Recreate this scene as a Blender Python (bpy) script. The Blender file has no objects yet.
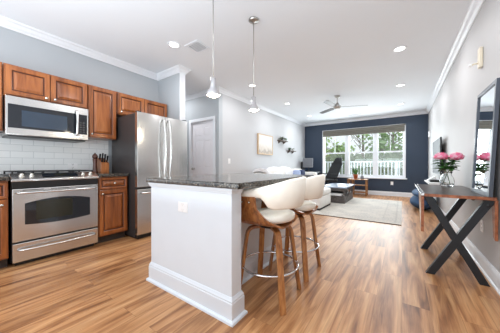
import bpy, bmesh, math, random
from mathutils import Vector, Matrix
PI = math.pi
random.seed(4)
scene = bpy.context.scene
COL = scene.collection

# ---------------------------------------------------------------- camera
cam_d = bpy.data.cameras.new('camera')
cam_d.sensor_width = 36.0
cam_d.lens = 218.4 * 36.0 / 500.0
cam_d.clip_start = 0.05
cam_d.clip_end = 200
cam = bpy.data.objects.new('camera', cam_d)
COL.objects.link(cam)
cam.location = (0, 0, 1.027)
cam.rotation_euler = (PI / 2 - 0.0049, 0, 0.6092)
scene.camera = cam

# ---------------------------------------------------------------- world, exposure
scene.view_settings.view_transform = 'Standard'
scene.view_settings.look = 'None'
scene.view_settings.exposure = 0.0
scene.view_settings.gamma = 1.0
scene.view_settings.use_curve_mapping = False
world = bpy.data.worlds.new('sky')
scene.world = world
world.use_nodes = True
wn = world.node_tree
wn.nodes['Background'].inputs[0].default_value = (0.90, 0.95, 1.0, 1)
wn.nodes['Background'].inputs[1].default_value = 1.15
scene.cycles.max_bounces = 10
scene.cycles.diffuse_bounces = 6
scene.cycles.glossy_bounces = 4
scene.cycles.transmission_bounces = 8
scene.cycles.transparent_max_bounces = 16
scene.cycles.sample_clamp_indirect = 6.0
scene.cycles.caustics_reflective = False
scene.cycles.caustics_refractive = False


def lamp(name, loc, rot, size, power, color=(1, 1, 1), size_y=None, disk=False, spread=PI):
    d = bpy.data.lights.new(name, 'AREA')
    d.energy = power
    d.color = color
    d.size = size
    if disk:
        d.shape = 'DISK'
    elif size_y:
        d.shape = 'RECTANGLE'
        d.size_y = size_y
    d.spread = spread
    o = bpy.data.objects.new(name, d)
    COL.objects.link(o)
    o.location = loc
    o.rotation_euler = rot
    return o


# added fill lamp behind the camera, brightens the room from its open rear
lamp('rear_fill', (-1.6, -2.45, 1.2), (PI / 2 + 0.5, 0, 0), 4.2, 45, (0.86, 0.94, 1.0), 2.2)
# added fill lamp near the camera, aimed up to brighten the ceiling
lamp('ceiling_fill', (-1.5, -0.5, 1.2), (PI - 0.3, 0, 0), 3.2, 84, (0.80, 0.91, 1.0), 2.4)
# daylight coming in through the big window
lamp('window_daylight', (-1.27, 9.05, 1.5), (-PI / 2, 0, 0), 2.6, 160, (0.90, 0.95, 1.0), 1.7)
CANS = [(-2.66, 1.93), (-2.64, 3.87), (-2.62, 5.56), (-2.64, 7.36), (-0.037, 3.89), (-0.039, 5.66), (-0.037, 7.39),
        (-0.037, 1.93), (-2.66, 0.0), (-0.037, 0.0), (-4.5, 3.06)]  # cans on this line are unseen, added to brighten kitchen and hall
for i, (x, y) in enumerate(CANS):
    lamp('can_lamp', (x, y, 2.722), (0, 0, 0), 0.11, 12.5, (0.97, 0.98, 1.0), disk=True)


# ---------------------------------------------------------------- materials
def lin(c):
    out = []
    for v in c[:3]:
        v = v / 255.0
        out.append(v / 12.92 if v <= 0.04045 else ((v + 0.055) / 1.055) ** 2.4)
    return (*out, 1)


class NT:
    def __init__(self, name):
        self.m = bpy.data.materials.new(name)
        self.m.use_nodes = True
        self.t = self.m.node_tree
        self.b = self.t.nodes['Principled BSDF']

    def n(self, kind, **k):
        nd = self.t.nodes.new(kind)
        for a, v in k.items():
            if hasattr(nd, a):
                setattr(nd, a, v)
            else:
                nd.inputs[a.replace('_', ' ')].default_value = v
        return nd

    def l(self, a, b):
        self.t.links.new(a, b)

    def coords(self, scale=(1, 1, 1), rot=(0, 0, 0), kind='Object'):
        tc = self.n('ShaderNodeTexCoord')
        mp = self.n('ShaderNodeMapping')
        mp.inputs['Scale'].default_value = scale
        mp.inputs['Rotation'].default_value = rot
        self.l(tc.outputs[kind], mp.inputs['Vector'])
        return mp.outputs['Vector']

    def ramp(self, fac, stops):
        r = self.n('ShaderNodeValToRGB')
        e = r.color_ramp.elements
        while len(e) < len(stops):
            e.new(0.5)
        for i, (p, c) in enumerate(stops):
            e[i].position = p
            e[i].color = c
        self.l(fac, r.inputs['Fac'])
        return r.outputs['Color']

    def mix(self, fac, a, b, mode='MIX'):
        m = self.n('ShaderNodeMix', data_type='RGBA', blend_type=mode)
        for s, v in ((m.inputs[0], fac), (m.inputs[6], a), (m.inputs[7], b)):
            if isinstance(v, (int, float, tuple)):
                s.default_value = v
            else:
                self.l(v, s)
        return m.outputs[2]

    def bump(self, h, strength=0.2, dist=0.01):
        b = self.n('ShaderNodeBump')
        b.inputs['Strength'].default_value = strength
        b.inputs['Distance'].default_value = dist
        self.l(h, b.inputs['Height'])
        self.l(b.outputs['Normal'], self.b.inputs['Normal'])


def plain(name, rgb, rough=0.5, metal=0.0, noise=0.05, nscale=8.0, spec=0.5, bump=0.0, bscale=60.0, **k):
    t = NT(name)
    c = lin(rgb)
    v = t.coords()
    nz = t.n('ShaderNodeTexNoise')
    nz.inputs['Scale'].default_value = nscale
    nz.inputs['Detail'].default_value = 3
    t.l(v, nz.inputs['Vector'])
    lo = tuple(max(0, x * (1 - noise)) for x in c[:3]) + (1,)
    hi = tuple(min(1, x * (1 + noise)) for x in c[:3]) + (1,)
    t.l(t.ramp(nz.outputs['Fac'], [(0.3, lo), (0.7, hi)]), t.b.inputs['Base Color'])
    t.b.inputs['Roughness'].default_value = rough
    t.b.inputs['Metallic'].default_value = metal
    t.b.inputs['Specular IOR Level'].default_value = spec
    if bump:
        n2 = t.n('ShaderNodeTexNoise')
        n2.inputs['Scale'].default_value = bscale
        t.l(v, n2.inputs['Vector'])
        t.bump(n2.outputs['Fac'], bump, 0.004)
    for a, x in k.items():
        t.b.inputs[a.replace('_', ' ')].default_value = x
    return t.m


def wood(name, dark, mid, light, scale=(1, 1, 1), rough=0.35, gs=6.0, coat=0.0):
    """grain runs along the axis whose scale is smallest"""
    t = NT(name)
    v = t.coords(scale)
    nz = t.n('ShaderNodeTexNoise')
    nz.inputs['Scale'].default_value = gs
    nz.inputs['Detail'].default_value = 6
    nz.inputs['Distortion'].default_value = 0.6
    t.l(v, nz.inputs['Vector'])
    t.l(t.ramp(nz.outputs['Fac'], [(0.3, lin(dark)), (0.5, lin(mid)), (0.72, lin(light))]), t.b.inputs['Base Color'])
    t.b.inputs['Roughness'].default_value = rough
    t.b.inputs['Coat Weight'].default_value = coat
    t.b.inputs['Coat Roughness'].default_value = 0.15
    return t.m


def make_floor_mat():
    t = NT('oak_plank_floor')
    tc = t.n('ShaderNodeTexCoord')
    sep = t.n('ShaderNodeSeparateXYZ')
    t.l(tc.outputs['Object'], sep.inputs[0])
    cmb = t.n('ShaderNodeCombineXYZ')
    t.l(sep.outputs['Y'], cmb.inputs['X'])
    t.l(sep.outputs['X'], cmb.inputs['Y'])
    br = t.n('ShaderNodeTexBrick')
    br.offset = 0.37
    br.inputs['Scale'].default_value = 1.0
    br.inputs['Brick Width'].default_value = 1.22
    br.inputs['Row Height'].default_value = 0.165
    br.inputs['Mortar Size'].default_value = 0.0008
    br.inputs['Mortar Smooth'].default_value = 0.3
    br.inputs['Bias'].default_value = 0.0
    br.inputs['Color1'].default_value = (0, 0, 0, 1)
    br.inputs['Color2'].default_value = (1, 1, 1, 1)
    br.inputs['Mortar'].default_value = (0.5, 0.5, 0.5, 1)
    t.l(cmb.outputs[0], br.inputs['Vector'])
    # streaks along the plank, shifted per plank
    addv = t.n('ShaderNodeVectorMath', operation='ADD')
    t.l(cmb.outputs[0], addv.inputs[0])
    sc = t.n('ShaderNodeVectorMath', operation='SCALE')
    t.l(br.outputs['Color'], sc.inputs[0])
    sc.inputs['Scale'].default_value = 7.0
    t.l(sc.outputs[0], addv.inputs[1])
    mp = t.n('ShaderNodeMapping')
    mp.inputs['Scale'].default_value = (0.9, 9.0, 1.0)
    t.l(addv.outputs[0], mp.inputs['Vector'])
    n1 = t.n('ShaderNodeTexNoise')
    n1.inputs['Scale'].default_value = 1.6
    n1.inputs['Detail'].default_value = 5
    n1.inputs['Distortion'].default_value = 0.8
    t.l(mp.outputs[0], n1.inputs['Vector'])
    mp2 = t.n('ShaderNodeMapping')
    mp2.inputs['Scale'].default_value = (2.0, 60.0, 1.0)
    t.l(addv.outputs[0], mp2.inputs['Vector'])
    n2 = t.n('ShaderNodeTexNoise')
    n2.inputs['Scale'].default_value = 2.0
    n2.inputs['Detail'].default_value = 4
    t.l(mp2.outputs[0], n2.inputs['Vector'])
    base = t.ramp(n1.outputs['Fac'], [(0.28, lin((112, 70, 42))), (0.41, lin((160, 109, 69))), (0.53, lin((190, 138, 92))), (0.71, lin((212, 165, 118)))])
    fine = t.ramp(n2.outputs['Fac'], [(0.35, (0.80, 0.79, 0.78, 1)), (0.6, (1, 1, 1, 1))])
    c = t.mix(1.0, base, fine, 'MULTIPLY')
    tone = t.ramp(br.outputs['Color'], [(0.0, (0.86, 0.85, 0.84, 1)), (1.0, (1.06, 1.06, 1.07, 1))])
    c = t.mix(1.0, c, tone, 'MULTIPLY')
    c = t.mix(br.outputs['Fac'], c, lin((120, 78, 48)))
    t.l(c, t.b.inputs['Base Color'])
    t.b.inputs['Roughness'].default_value = 0.38
    t.b.inputs['Specular IOR Level'].default_value = 0.5
    t.bump(n2.outputs['Fac'], 0.05, 0.003)
    return t.m


def make_tile_mat():
    t = NT('white_subway_tile')
    tc = t.n('ShaderNodeTexCoord')
    sep = t.n('ShaderNodeSeparateXYZ')
    t.l(tc.outputs['Object'], sep.inputs[0])
    cmb = t.n('ShaderNodeCombineXYZ')
    t.l(sep.outputs['Y'], cmb.inputs['X'])
    t.l(sep.outputs['Z'], cmb.inputs['Y'])
    br = t.n('ShaderNodeTexBrick')
    br.inputs['Scale'].default_value = 1.0
    br.inputs['Brick Width'].default_value = 0.20
    br.inputs['Row Height'].default_value = 0.08
    br.inputs['Mortar Size'].default_value = 0.0022
    br.inputs['Color1'].default_value = lin((236, 238, 237))
    br.inputs['Color2'].default_value = lin((242, 243, 242))
    br.inputs['Mortar'].default_value = lin((202, 206, 206))
    t.l(cmb.outputs[0], br.inputs['Vector'])
    t.l(br.outputs['Color'], t.b.inputs['Base Color'])
    t.b.inputs['Roughness'].default_value = 0.18
    inv = t.n('ShaderNodeMath', operation='SUBTRACT')
    inv.inputs[0].default_value = 1.0
    t.l(br.outputs['Fac'], inv.inputs[1])
    t.bump(inv.outputs[0], 0.3, 0.003)
    return t.m


def make_granite():
    t = NT('speckled_granite')
    v = t.coords()
    vo = t.n('ShaderNodeTexVoronoi')
    vo.inputs['Scale'].default_value = 150
    t.l(v, vo.inputs['Vector'])
    n1 = t.n('ShaderNodeTexNoise')
    n1.inputs['Scale'].default_value = 38
    n1.inputs['Detail'].default_value = 6
    n1.inputs['Roughness'].default_value = 0.7
    t.l(v, n1.inputs['Vector'])
    sepc = t.n('ShaderNodeSeparateColor')
    t.l(vo.outputs['Color'], sepc.inputs[0])
    a = t.ramp(n1.outputs['Fac'], [(0.40, lin((20, 19, 20))), (0.52, lin((52, 47, 44))), (0.62, lin((104, 96, 86))), (0.72, lin((160, 152, 140)))])
    b = t.ramp(sepc.outputs[0], [(0.0, lin((16, 15, 16))), (0.5, lin((44, 40, 38))), (0.82, lin((110, 101, 90))), (1.0, lin((178, 170, 156)))])
    t.l(t.mix(0.5, a, b), t.b.inputs['Base Color'])
    t.b.inputs['Roughness'].default_value = 0.12
    return t.m


def make_rug_mat():
    t = NT('distressed_rug')
    v = t.coords()
    n1 = t.n('ShaderNodeTexNoise')
    n1.inputs['Scale'].default_value = 2.2
    n1.inputs['Detail'].default_value = 8
    n1.inputs['Roughness'].default_value = 0.7
    t.l(v, n1.inputs['Vector'])
    vo = t.n('ShaderNodeTexVoronoi', feature='F1', distance='MANHATTAN')
    vo.inputs['Scale'].default_value = 3.4
    vo.inputs['Randomness'].default_value = 0.15
    t.l(v, vo.inputs['Vector'])
    w = t.n('ShaderNodeMath', operation='SINE')
    m = t.n('ShaderNodeMath', operation='MULTIPLY')
    m.inputs[1].default_value = 34.0
    t.l(vo.outputs['Distance'], m.inputs[0])
    t.l(m.outputs[0], w.inputs[0])
    pat = t.ramp(w.outputs[0], [(0.2, lin((206, 200, 190))), (0.9, lin((150, 148, 148)))])
    fade = t.ramp(n1.outputs['Fac'], [(0.36, (0, 0, 0, 1)), (0.56, (1, 1, 1, 1))])
    c = t.mix(fade, lin((212, 205, 194)), pat)
    # border, from the rug's own coordinates (origin at its centre)
    tc = t.n('ShaderNodeTexCoord')
    sep = t.n('ShaderNodeSeparateXYZ')
    t.l(tc.outputs['Object'], sep.inputs[0])
    ax = t.n('ShaderNodeMath', operation='ABSOLUTE')
    t.l(sep.outputs['X'], ax.inputs[0])
    ay = t.n('ShaderNodeMath', operation='ABSOLUTE')
    t.l(sep.outputs['Y'], ay.inputs[0])
    dx = t.n('ShaderNodeMath', operation='SUBTRACT')
    dx.inputs[0].default_value = 1.22
    t.l(ax.outputs[0], dx.inputs[1])
    dy = t.n('ShaderNodeMath', operation='SUBTRACT')
    dy.inputs[0].default_value = 1.5
    t.l(ay.outputs[0], dy.inputs[1])
    mn = t.n('ShaderNodeMath', operation='MINIMUM')
    t.l(dx.outputs[0], mn.inputs[0])
    t.l(dy.outputs[0], mn.inputs[1])
    bd = t.ramp(mn.outputs[0], [(0.0, (1, 1, 1, 1)), (0.07, (1, 1, 1, 1)), (0.075, (0.80, 0.80, 0.82, 1)), (0.10, (0.80, 0.80, 0.82, 1)),
                                (0.105, (0.97, 0.97, 0.97, 1)), (0.28, (0.95, 0.95, 0.96, 1)), (0.285, (0.83, 0.83, 0.84, 1)), (0.30, (0.83, 0.83, 0.84, 1)), (0.305, (1, 1, 1, 1))])
    c = t.mix(0.8, c, bd, 'MULTIPLY')
    t.l(c, t.b.inputs['Base Color'])
    t.b.inputs['Roughness'].default_value = 0.95
    return t.m


M = {}
M['wall'] = plain('light_grey_paint', (194, 195, 197), 0.6, noise=0.015, nscale=2)
M['wall_shade'] = plain('shaded_grey_paint', (178, 183, 187), 0.6, noise=0.015, nscale=2)  # same grey paint, darkened and blued to stand for kitchen and hall shade
M['wall_right'] = plain('warm_grey_paint', (190, 189, 189), 0.6, noise=0.015, nscale=2)
M['navy_wall'] = plain('navy_paint', (44, 59, 79), 0.55, noise=0.04, nscale=2)
M['white_trim'] = plain('white_trim_paint', (234, 237, 241), 0.35, noise=0.01)
M['ceiling'] = plain('ceiling_paint', (236, 240, 244), 0.8, noise=0.01, nscale=1)
M['floor'] = make_floor_mat()
M['tile'] = make_tile_mat()
M['granite'] = make_granite()
M['rug'] = make_rug_mat()
M['rug_back'] = plain('rug_dark_edge', (96, 82, 70), 0.9)
M['cherry'] = wood('cherry_wood', (110, 58, 26), (146, 82, 38), (170, 103, 52), (7, 7, 0.8), 0.3, 2.5, 0.3)
M['cherry_h'] = wood('cherry_rail_wood', (108, 52, 26), (146, 75, 37), (172, 96, 50), (9, 1.2, 9), 0.3, 5, 0.3)
M['glaze'] = plain('dark_cabinet_glaze', (78, 38, 20), 0.35)
M['knob'] = plain('satin_nickel', (205, 200, 190), 0.25, 1.0)
M['steel'] = plain('brushed_stainless', (214, 213, 211), 0.24, 1.0, noise=0.05, nscale=3)
M['steel_d'] = plain('dark_stainless', (150, 150, 150), 0.3, 1.0)  # darker grey stainless
M['chrome'] = plain('polished_chrome', (225, 225, 228), 0.08, 1.0)
M['fridge_side'] = plain('charcoal_fridge_side', (62, 58, 58), 0.42, 0.2, bump=0.1, bscale=400)
M['black'] = plain('black_plastic', (22, 22, 24), 0.35)
M['black_glass'] = plain('black_glass', (28, 32, 38), 0.06, spec=0.6)
M['mw_glass'] = plain('smoked_microwave_glass', (46, 58, 72), 0.10, spec=0.6)
M['iron'] = plain('cast_iron', (30, 30, 32), 0.55, bump=0.3, bscale=200)
M['display'] = plain('dark_display', (40, 40, 30), 0.15)
M['toe'] = plain('dark_toe_kick', (58, 48, 42), 0.6)
M['island'] = plain('island_white_paint', (220, 227, 234), 0.4, noise=0.01)
M['cream'] = plain('cream_leatherette', (252, 246, 234), 0.42, bump=0.05, bscale=250)
M['walnut'] = wood('walnut_bentwood', (118, 70, 36), (162, 106, 60), (194, 138, 84), (10, 10, 1.2), 0.3, 5, 0.2)
M['walnut_y'] = wood('walnut_shell', (108, 62, 30), (152, 94, 50), (180, 122, 70), (12, 2, 6), 0.3, 4, 0.3)
M['table_top'] = wood('dark_espresso_top', (36, 26, 22), (54, 40, 34), (74, 56, 48), (10, 1.2, 8), 0.3, 3, 0.0)
M['table_top'].node_tree.nodes['Principled BSDF'].inputs['Specular IOR Level'].default_value = 0.3
M['table_edge'] = wood('warm_brown_edge', (112, 62, 38), (150, 88, 56), (176, 110, 74), (6, 1.2, 6), 0.35, 4, 0.2)
M['plank_sheen'] = wood('plank_wood_sheen', (150, 118, 92), (178, 146, 118), (198, 168, 140), (6, 1.2, 6), 0.3, 4, 0.2)  # window sheen put into the plank's pale wood colour
M['black_steel'] = plain('matte_black_steel', (40, 43, 47), 0.4, 0.3)
M['nickel'] = plain('brushed_nickel', (190, 188, 184), 0.3, 1.0)
M['fan_blade'] = plain('silver_fan_blade', (140, 141, 143), 0.4, 0.3)
M['mirror'] = plain('silvered_mirror', (240, 243, 246), 0.015, 1.0, noise=0.0)
M['mirror_frame'] = plain('slate_grey_frame', (78, 84, 94), 0.4, 0.2)
M['upholstery'] = plain('white_sofa_fabric', (234, 231, 226), 0.85, bump=0.25, bscale=300)
M['white_blanket'] = plain('white_blanket', (236, 236, 238), 0.9, bump=0.4, bscale=80)
M['blue_fabric'] = plain('blue_fabric', (158, 172, 204), 0.85, noise=0.25, nscale=25)
M['navy_fabric'] = plain('navy_fabric', (44, 56, 92), 0.8, noise=0.15, nscale=20)
M['pouf'] = plain('navy_pouf_fabric', (44, 74, 108), 0.8, noise=0.12, nscale=10, bump=0.3, bscale=160)
M['grey_fabric'] = plain('grey_fabric', (120, 122, 128), 0.85)
M['rustic'] = wood('grey_brown_rustic_wood', (60, 54, 52), (84, 77, 75), (108, 100, 97), (3, 1.5, 12), 0.5, 5)
M['rustic_top'] = plain('window_sheen_table_top', (160, 172, 190), 0.25, noise=0.08)  # window reflection put into the bluish pale base colour
M['dark_gap'] = plain('dark_interior', (40, 36, 36), 0.7)
M['bamboo'] = wood('bamboo_wood', (124, 82, 44), (154, 106, 60), (176, 128, 78), (8, 1.5, 8), 0.4, 4)
M['terracotta'] = plain('terracotta', (190, 110, 72), 0.7)
M['leaf'] = plain('leaf_green', (66, 118, 52), 0.45, noise=0.3, nscale=14)
M['sage'] = plain('sage_leaf', (138, 146, 122), 0.6, noise=0.2, nscale=20)
M['stem'] = plain('stem_green', (92, 134, 60), 0.5)
M['pink'] = plain('pink_petals', (255, 128, 166), 0.55, noise=0.12, nscale=30)
M['pink_l'] = plain('pale_pink_petals', (255, 186, 206), 0.55, noise=0.1, nscale=30)
M['office'] = plain('black_mesh_fabric', (28, 29, 33), 0.7)
M['monitor'] = plain('grey_monitor', (140, 142, 146), 0.35)
M['tv'] = plain('tv_screen', (26, 32, 44), 0.5, spec=0.15)
M['plastic'] = plain('white_plastic', (243, 243, 243), 0.35, noise=0.01)
M['ivory'] = plain('ivory_plastic', (232, 222, 200), 0.4, noise=0.01)
M['slot'] = plain('dark_slot', (70, 70, 70), 0.6)
M['pale_slot'] = plain('pale_socket', (206, 206, 204), 0.5)
M['vent_dark'] = plain('vent_backing', (84, 84, 84), 0.7)
M['shade_fabric'] = plain('taupe_shade_fabric', (122, 119, 110), 0.85, noise=0.06, nscale=20)
M['frame_wood'] = wood('light_oak_frame', (188, 156, 120), (206, 176, 140), (220, 192, 158), (6, 6, 1.5), 0.5, 4)
M['shelf_wood'] = plain('dark_shelf_wood', (92, 78, 66), 0.5)
M['mill'] = plain('dark_pepper_mill_wood', (74, 38, 26), 0.3)
M['knife_block'] = wood('knife_block_wood', (130, 72, 36), (168, 100, 54), (190, 122, 72), (8, 8, 1.5), 0.35, 4)
M['door_paint'] = plain('hall_door_paint', (236, 234, 238), 0.45, noise=0.01)
M['lawn'] = plain('pale_lawn', (166, 168, 152), 0.95, noise=0.3, nscale=3)
M['foliage'] = plain('spring_foliage', (178, 208, 134), 0.8, noise=0.3, nscale=2)
M['foliage_d'] = plain('deep_foliage', (152, 182, 122), 0.8, noise=0.3, nscale=2)
M['hedge'] = plain('muted_hedge', (128, 140, 112), 0.9, noise=0.35, nscale=3)
M['bark'] = plain('pale_bark', (150, 138, 126), 0.9, noise=0.2)
M['brick'] = plain('pale_brick', (200, 176, 160), 0.9, noise=0.12, nscale=6)
M['deck'] = plain('deck_boards', (186, 180, 172), 0.8)
M['basket'] = plain('charcoal_box', (52, 52, 56), 0.6)


def glassmat(name, rgb=(1, 1, 1), ior=1.45, rough=0.0, thin=False):
    t = NT(name)
    if thin:
        gl = t.n('ShaderNodeBsdfGlossy')
        gl.inputs['Roughness'].default_value = 0.02
        tr = t.n('ShaderNodeBsdfTransparent')
        tr.inputs['Color'].default_value = (0.96, 0.98, 0.97, 1)
        mx = t.n('ShaderNodeMixShader')
        mx.inputs[0].default_value = 0.05
        t.l(tr.outputs[0], mx.inputs[1])
        t.l(gl.outputs[0], mx.inputs[2])
        t.l(mx.outputs[0], t.t.nodes['Material Output'].inputs['Surface'])
        return t.m
    t.b.inputs['Base Color'].default_value = (*rgb, 1)
    t.b.inputs['Transmission Weight'].default_value = 1.0
    t.b.inputs['Roughness'].default_value = rough
    t.b.inputs['IOR'].default_value = ior
    return t.m


M['pane'] = glassmat('window_glass', thin=True)
M['vase'] = glassmat('clear_vase_glass', (0.97, 0.99, 0.98), 1.2)


def emis(name, rgb, s):
    t = NT(name)
    t.b.inputs['Base Color'].default_value = (*rgb, 1)
    t.b.inputs['Emission Color'].default_value = (*rgb, 1)
    t.b.inputs['Emission Strength'].default_value = s
    return t.m


M['glow'] = emis('lit_lamp_lens', (1.0, 0.97, 0.90), 6.0)
M['bulb'] = emis('lit_bulb', (1.0, 0.93, 0.78), 12.0)

# ---------------------------------------------------------------- geometry helpers
OFF = {}


class MB:
    """collects shapes in world coordinates, built as one mesh"""

    def __init__(self):
        self.v = []
        self.f = []
        self.mi = []
        self.sm = []

    def add(self, vs, fs, mi=0, sm=False):
        o = len(self.v)
        self.v += [tuple(v) for v in vs]
        self.f += [tuple(i + o for i in f) for f in fs]
        self.mi += [mi] * len(fs)
        self.sm += [sm] * len(fs)
        return self

    def box(self, x0, x1, y0, y1, z0, z1, mi=0):
        x0, x1 = sorted((x0, x1)); y0, y1 = sorted((y0, y1)); z0, z1 = sorted((z0, z1))
        v = [(x0, y0, z0), (x1, y0, z0), (x1, y1, z0), (x0, y1, z0), (x0, y0, z1), (x1, y0, z1), (x1, y1, z1), (x0, y1, z1)]
        return self.add(v, [(0, 3, 2, 1), (4, 5, 6, 7), (0, 1, 5, 4), (1, 2, 6, 5), (2, 3, 7, 6), (3, 0, 4, 7)], mi)

    def bar(self, a, b, w, h, up=(0, 0, 1), mi=0):
        a, b = Vector(a), Vector(b)
        d = (b - a).normalized()
        s = d.cross(Vector(up)).normalized()
        u = s.cross(d).normalized()
        vs = []
        for p in (a, b):
            for i, j in ((-1, -1), (1, -1), (1, 1), (-1, 1)):
                vs.append(p + s * (i * w / 2) + u * (j * h / 2))
        return self.add(vs, [(0, 1, 2, 3), (7, 6, 5, 4), (0, 4, 5, 1), (1, 5, 6, 2), (2, 6, 7, 3), (3, 7, 4, 0)], mi)

    def tube(self, pts, r, seg=10, closed=False, mi=0, cap=True):
        pts = [Vector(p) for p in pts]
        n = len(pts)
        rs = r if isinstance(r, (list, tuple)) else [r] * n
        rings = []
        prev = None
        for i, p in enumerate(pts):
            if closed:
                d = (pts[(i + 1) % n] - pts[i - 1]).normalized()
            else:
                d = (pts[min(i + 1, n - 1)] - pts[max(i - 1, 0)]).normalized()
            if prev is None:
                ref = Vector((0, 0, 1)) if abs(d.z) < 0.9 else Vector((1, 0, 0))
                s = d.cross(ref).normalized()
            else:
                s = (prev - d * prev.dot(d)).normalized()
            prev = s
            u = d.cross(s)
            rings.append([p + (s * math.cos(a) + u * math.sin(a)) * rs[i] for a in [2 * PI * k / seg for k in range(seg)]])
        vs = [v for ring in rings for v in ring]
        fs = []
        m = n if closed else n - 1
        for i in range(m):
            a, b = i * seg, ((i + 1) % n) * seg
            for k in range(seg):
                k2 = (k + 1) % seg
                fs.append((a + k, a + k2, b + k2, b + k))
        self.add(vs, fs, mi, True)
        if cap and not closed:
            self.add(rings[0], [tuple(range(seg))[::-1]], mi)
            self.add(rings[-1], [tuple(range(seg))], mi)
        return self

    def lathe(self, c, prof, seg=24, mi=0, cap=True, axis='z'):
        cx, cy, cz = c
        vs, fs = [], []
        for r, z in prof:
            for k in range(seg):
                a = 2 * PI * k / seg
                if axis == 'z':
                    vs.append((cx + r * math.cos(a), cy + r * math.sin(a), cz + z))
                elif axis == 'x':
                    vs.append((cx + z, cy + r * math.cos(a), cz + r * math.sin(a)))
                else:
                    vs.append((cx + r * math.sin(a), cy + z, cz + r * math.cos(a)))
        for i in range(len(prof) - 1):
            for k in range(seg):
                k2 = (k + 1) % seg
                fs.append((i * seg + k, i * seg + k2, (i + 1) * seg + k2, (i + 1) * seg + k))
        self.add(vs, fs, mi, True)
        if cap:
            n = len(prof)
            if prof[0][0] > 1e-4:
                self.add(vs[:seg], [tuple(range(seg))[::-1]], mi)
            if prof[-1][0] > 1e-4:
                self.add(vs[(n - 1) * seg:], [tuple(range(seg))], mi)
        return self

    def grid(self, rows, mi=0, closed_u=False, sm=True):
        """rows of equally many points"""
        m = len(rows[0])
        vs = [p for r in rows for p in r]
        fs = []
        for i in range(len(rows) - 1):
            for k in range(m if closed_u else m - 1):
                k2 = (k + 1) % m
                fs.append((i * m + k, i * m + k2, (i + 1) * m + k2, (i + 1) * m + k))
        return self.add(vs, fs, mi, sm)

    def prism(self, poly, ext, mi=0):
        """poly: list of 3d points (planar); ext: extrusion vector"""
        n = len(poly)
        e = Vector(ext)
        vs = [Vector(p) for p in poly] + [Vector(p) + e for p in poly]
        fs = [tuple(range(n))[::-1], tuple(range(n, 2 * n))]
        for i in range(n):
            j = (i + 1) % n
            fs.append((i, j, n + j, n + i))
        return self.add(vs, fs, mi)

    def sweep(self, path, prof, mi=0, closed=False):
        """path: plan points, room on the right hand; prof: closed list of (offset, z)"""
        n = len(path)
        P = [Vector((p[0], p[1])) for p in path]
        rings = []
        for i in range(n):
            ns = []
            if i > 0 or closed:
                d = (P[i] - P[i - 1]).normalized(); ns.append(Vector((d.y, -d.x)))
            if i < n - 1 or closed:
                d = (P[(i + 1) % n] - P[i]).normalized(); ns.append(Vector((d.y, -d.x)))
            m = ns[0] if len(ns) == 1 else (ns[0] + ns[1]) / (1 + ns[0].dot(ns[1]))
            rings.append([(P[i].x + m.x * o, P[i].y + m.y * o, z) for o, z in prof])
        k = len(prof)
        vs = [p for r in rings for p in r]
        fs = []
        for i in range(n if closed else n - 1):
            a, b = i * k, ((i + 1) % n) * k
            for j in range(k):
                j2 = (j + 1) % k
                fs.append((a + j, a + j2, b + j2, b + j))
        self.add(vs, fs, mi)
        if not closed:
            self.add(rings[0], [tuple(range(k))], mi)
            self.add(rings[-1], [tuple(range(k))[::-1]], mi)
        return self

    def blob(self, c, r, mi=0, sub=2, seed=0, amp=0.15):
        bm = bmesh.new()
        bmesh.ops.create_icosphere(bm, subdivisions=sub, radius=1)
        rnd = random.Random(seed)
        ph = [rnd.uniform(0, 6.28) for _ in range(6)]
        vs = []
        for v in bm.verts:
            p = v.co
            k = 1 + amp * (math.sin(3.1 * p.x + ph[0]) + math.sin(4.3 * p.y + ph[1]) + math.sin(3.7 * p.z + ph[2])) / 2
            vs.append((c[0] + p.x * r[0] * k, c[1] + p.y * r[1] * k, c[2] + p.z * r[2] * k))
        fs = [tuple(v.index for v in f.verts) for f in bm.faces]
        bm.free()
        return self.add(vs, fs, mi, True)

    def build(self, name, mats, parent=None, bevel=0.0, seg=2, subsurf=0, smooth=None, origin=None, fix=True):
        if not isinstance(mats, (list, tuple)):
            mats = [mats]
        off = Vector((0, 0, 0))
        if parent is not None:
            off = OFF[parent.name]
        elif origin is not None:
            off = Vector(origin)
        me = bpy.data.meshes.new(name)
        me.from_pydata([tuple(Vector(v) - off) for v in self.v], [], self.f)
        for m in mats:
            me.materials.append(m)
        for p, mi, sm in zip(me.polygons, self.mi, self.sm):
            p.material_index = mi
            p.use_smooth = sm if smooth is None else smooth
        if fix:
            bm = bmesh.new()
            bm.from_mesh(me)
            bmesh.ops.remove_doubles(bm, verts=bm.verts, dist=1e-5)
            bmesh.ops.recalc_face_normals(bm, faces=bm.faces)
            bm.to_mesh(me)
            bm.free()
        o = bpy.data.objects.new(name, me)
        COL.objects.link(o)
        if parent is not None:
            o.parent = parent
        elif origin is not None:
            o.location = origin
        OFF[o.name] = off
        if bevel:
            b = o.modifiers.new('bevel', 'BEVEL')
            b.width = bevel
            b.segments = seg
            b.limit_method = 'ANGLE'
            b.angle_limit = math.radians(40)
            b.harden_normals = False
        if subsurf:
            s = o.modifiers.new('subdivision', 'SUBSURF')
            s.levels = s.render_levels = subsurf
        return o


def tag(o, label, cat, group=None, kind=None):
    o['label'] = label
    o['category'] = cat
    if group:
        o['group'] = group
    if kind:
        o['kind'] = kind
    return o


def thing(name, label, cat, loc, group=None):
    o = bpy.data.objects.new(name, None)
    o.empty_display_size = 0.1
    COL.objects.link(o)
    o.location = loc
    OFF[o.name] = Vector(loc)
    return tag(o, label, cat, group)


def struct(mb, name, mats, parent=None, **k):
    o = mb.build(name, mats, parent, **k)
    if parent is None:
        o['kind'] = 'structure'
    return o


def copy_tree(o, parent=None):
    c = o.copy()
    COL.objects.link(c)
    if parent is not None:
        c.parent = parent
    for ch in list(o.children):
        copy_tree(ch, c)
    return c


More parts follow.
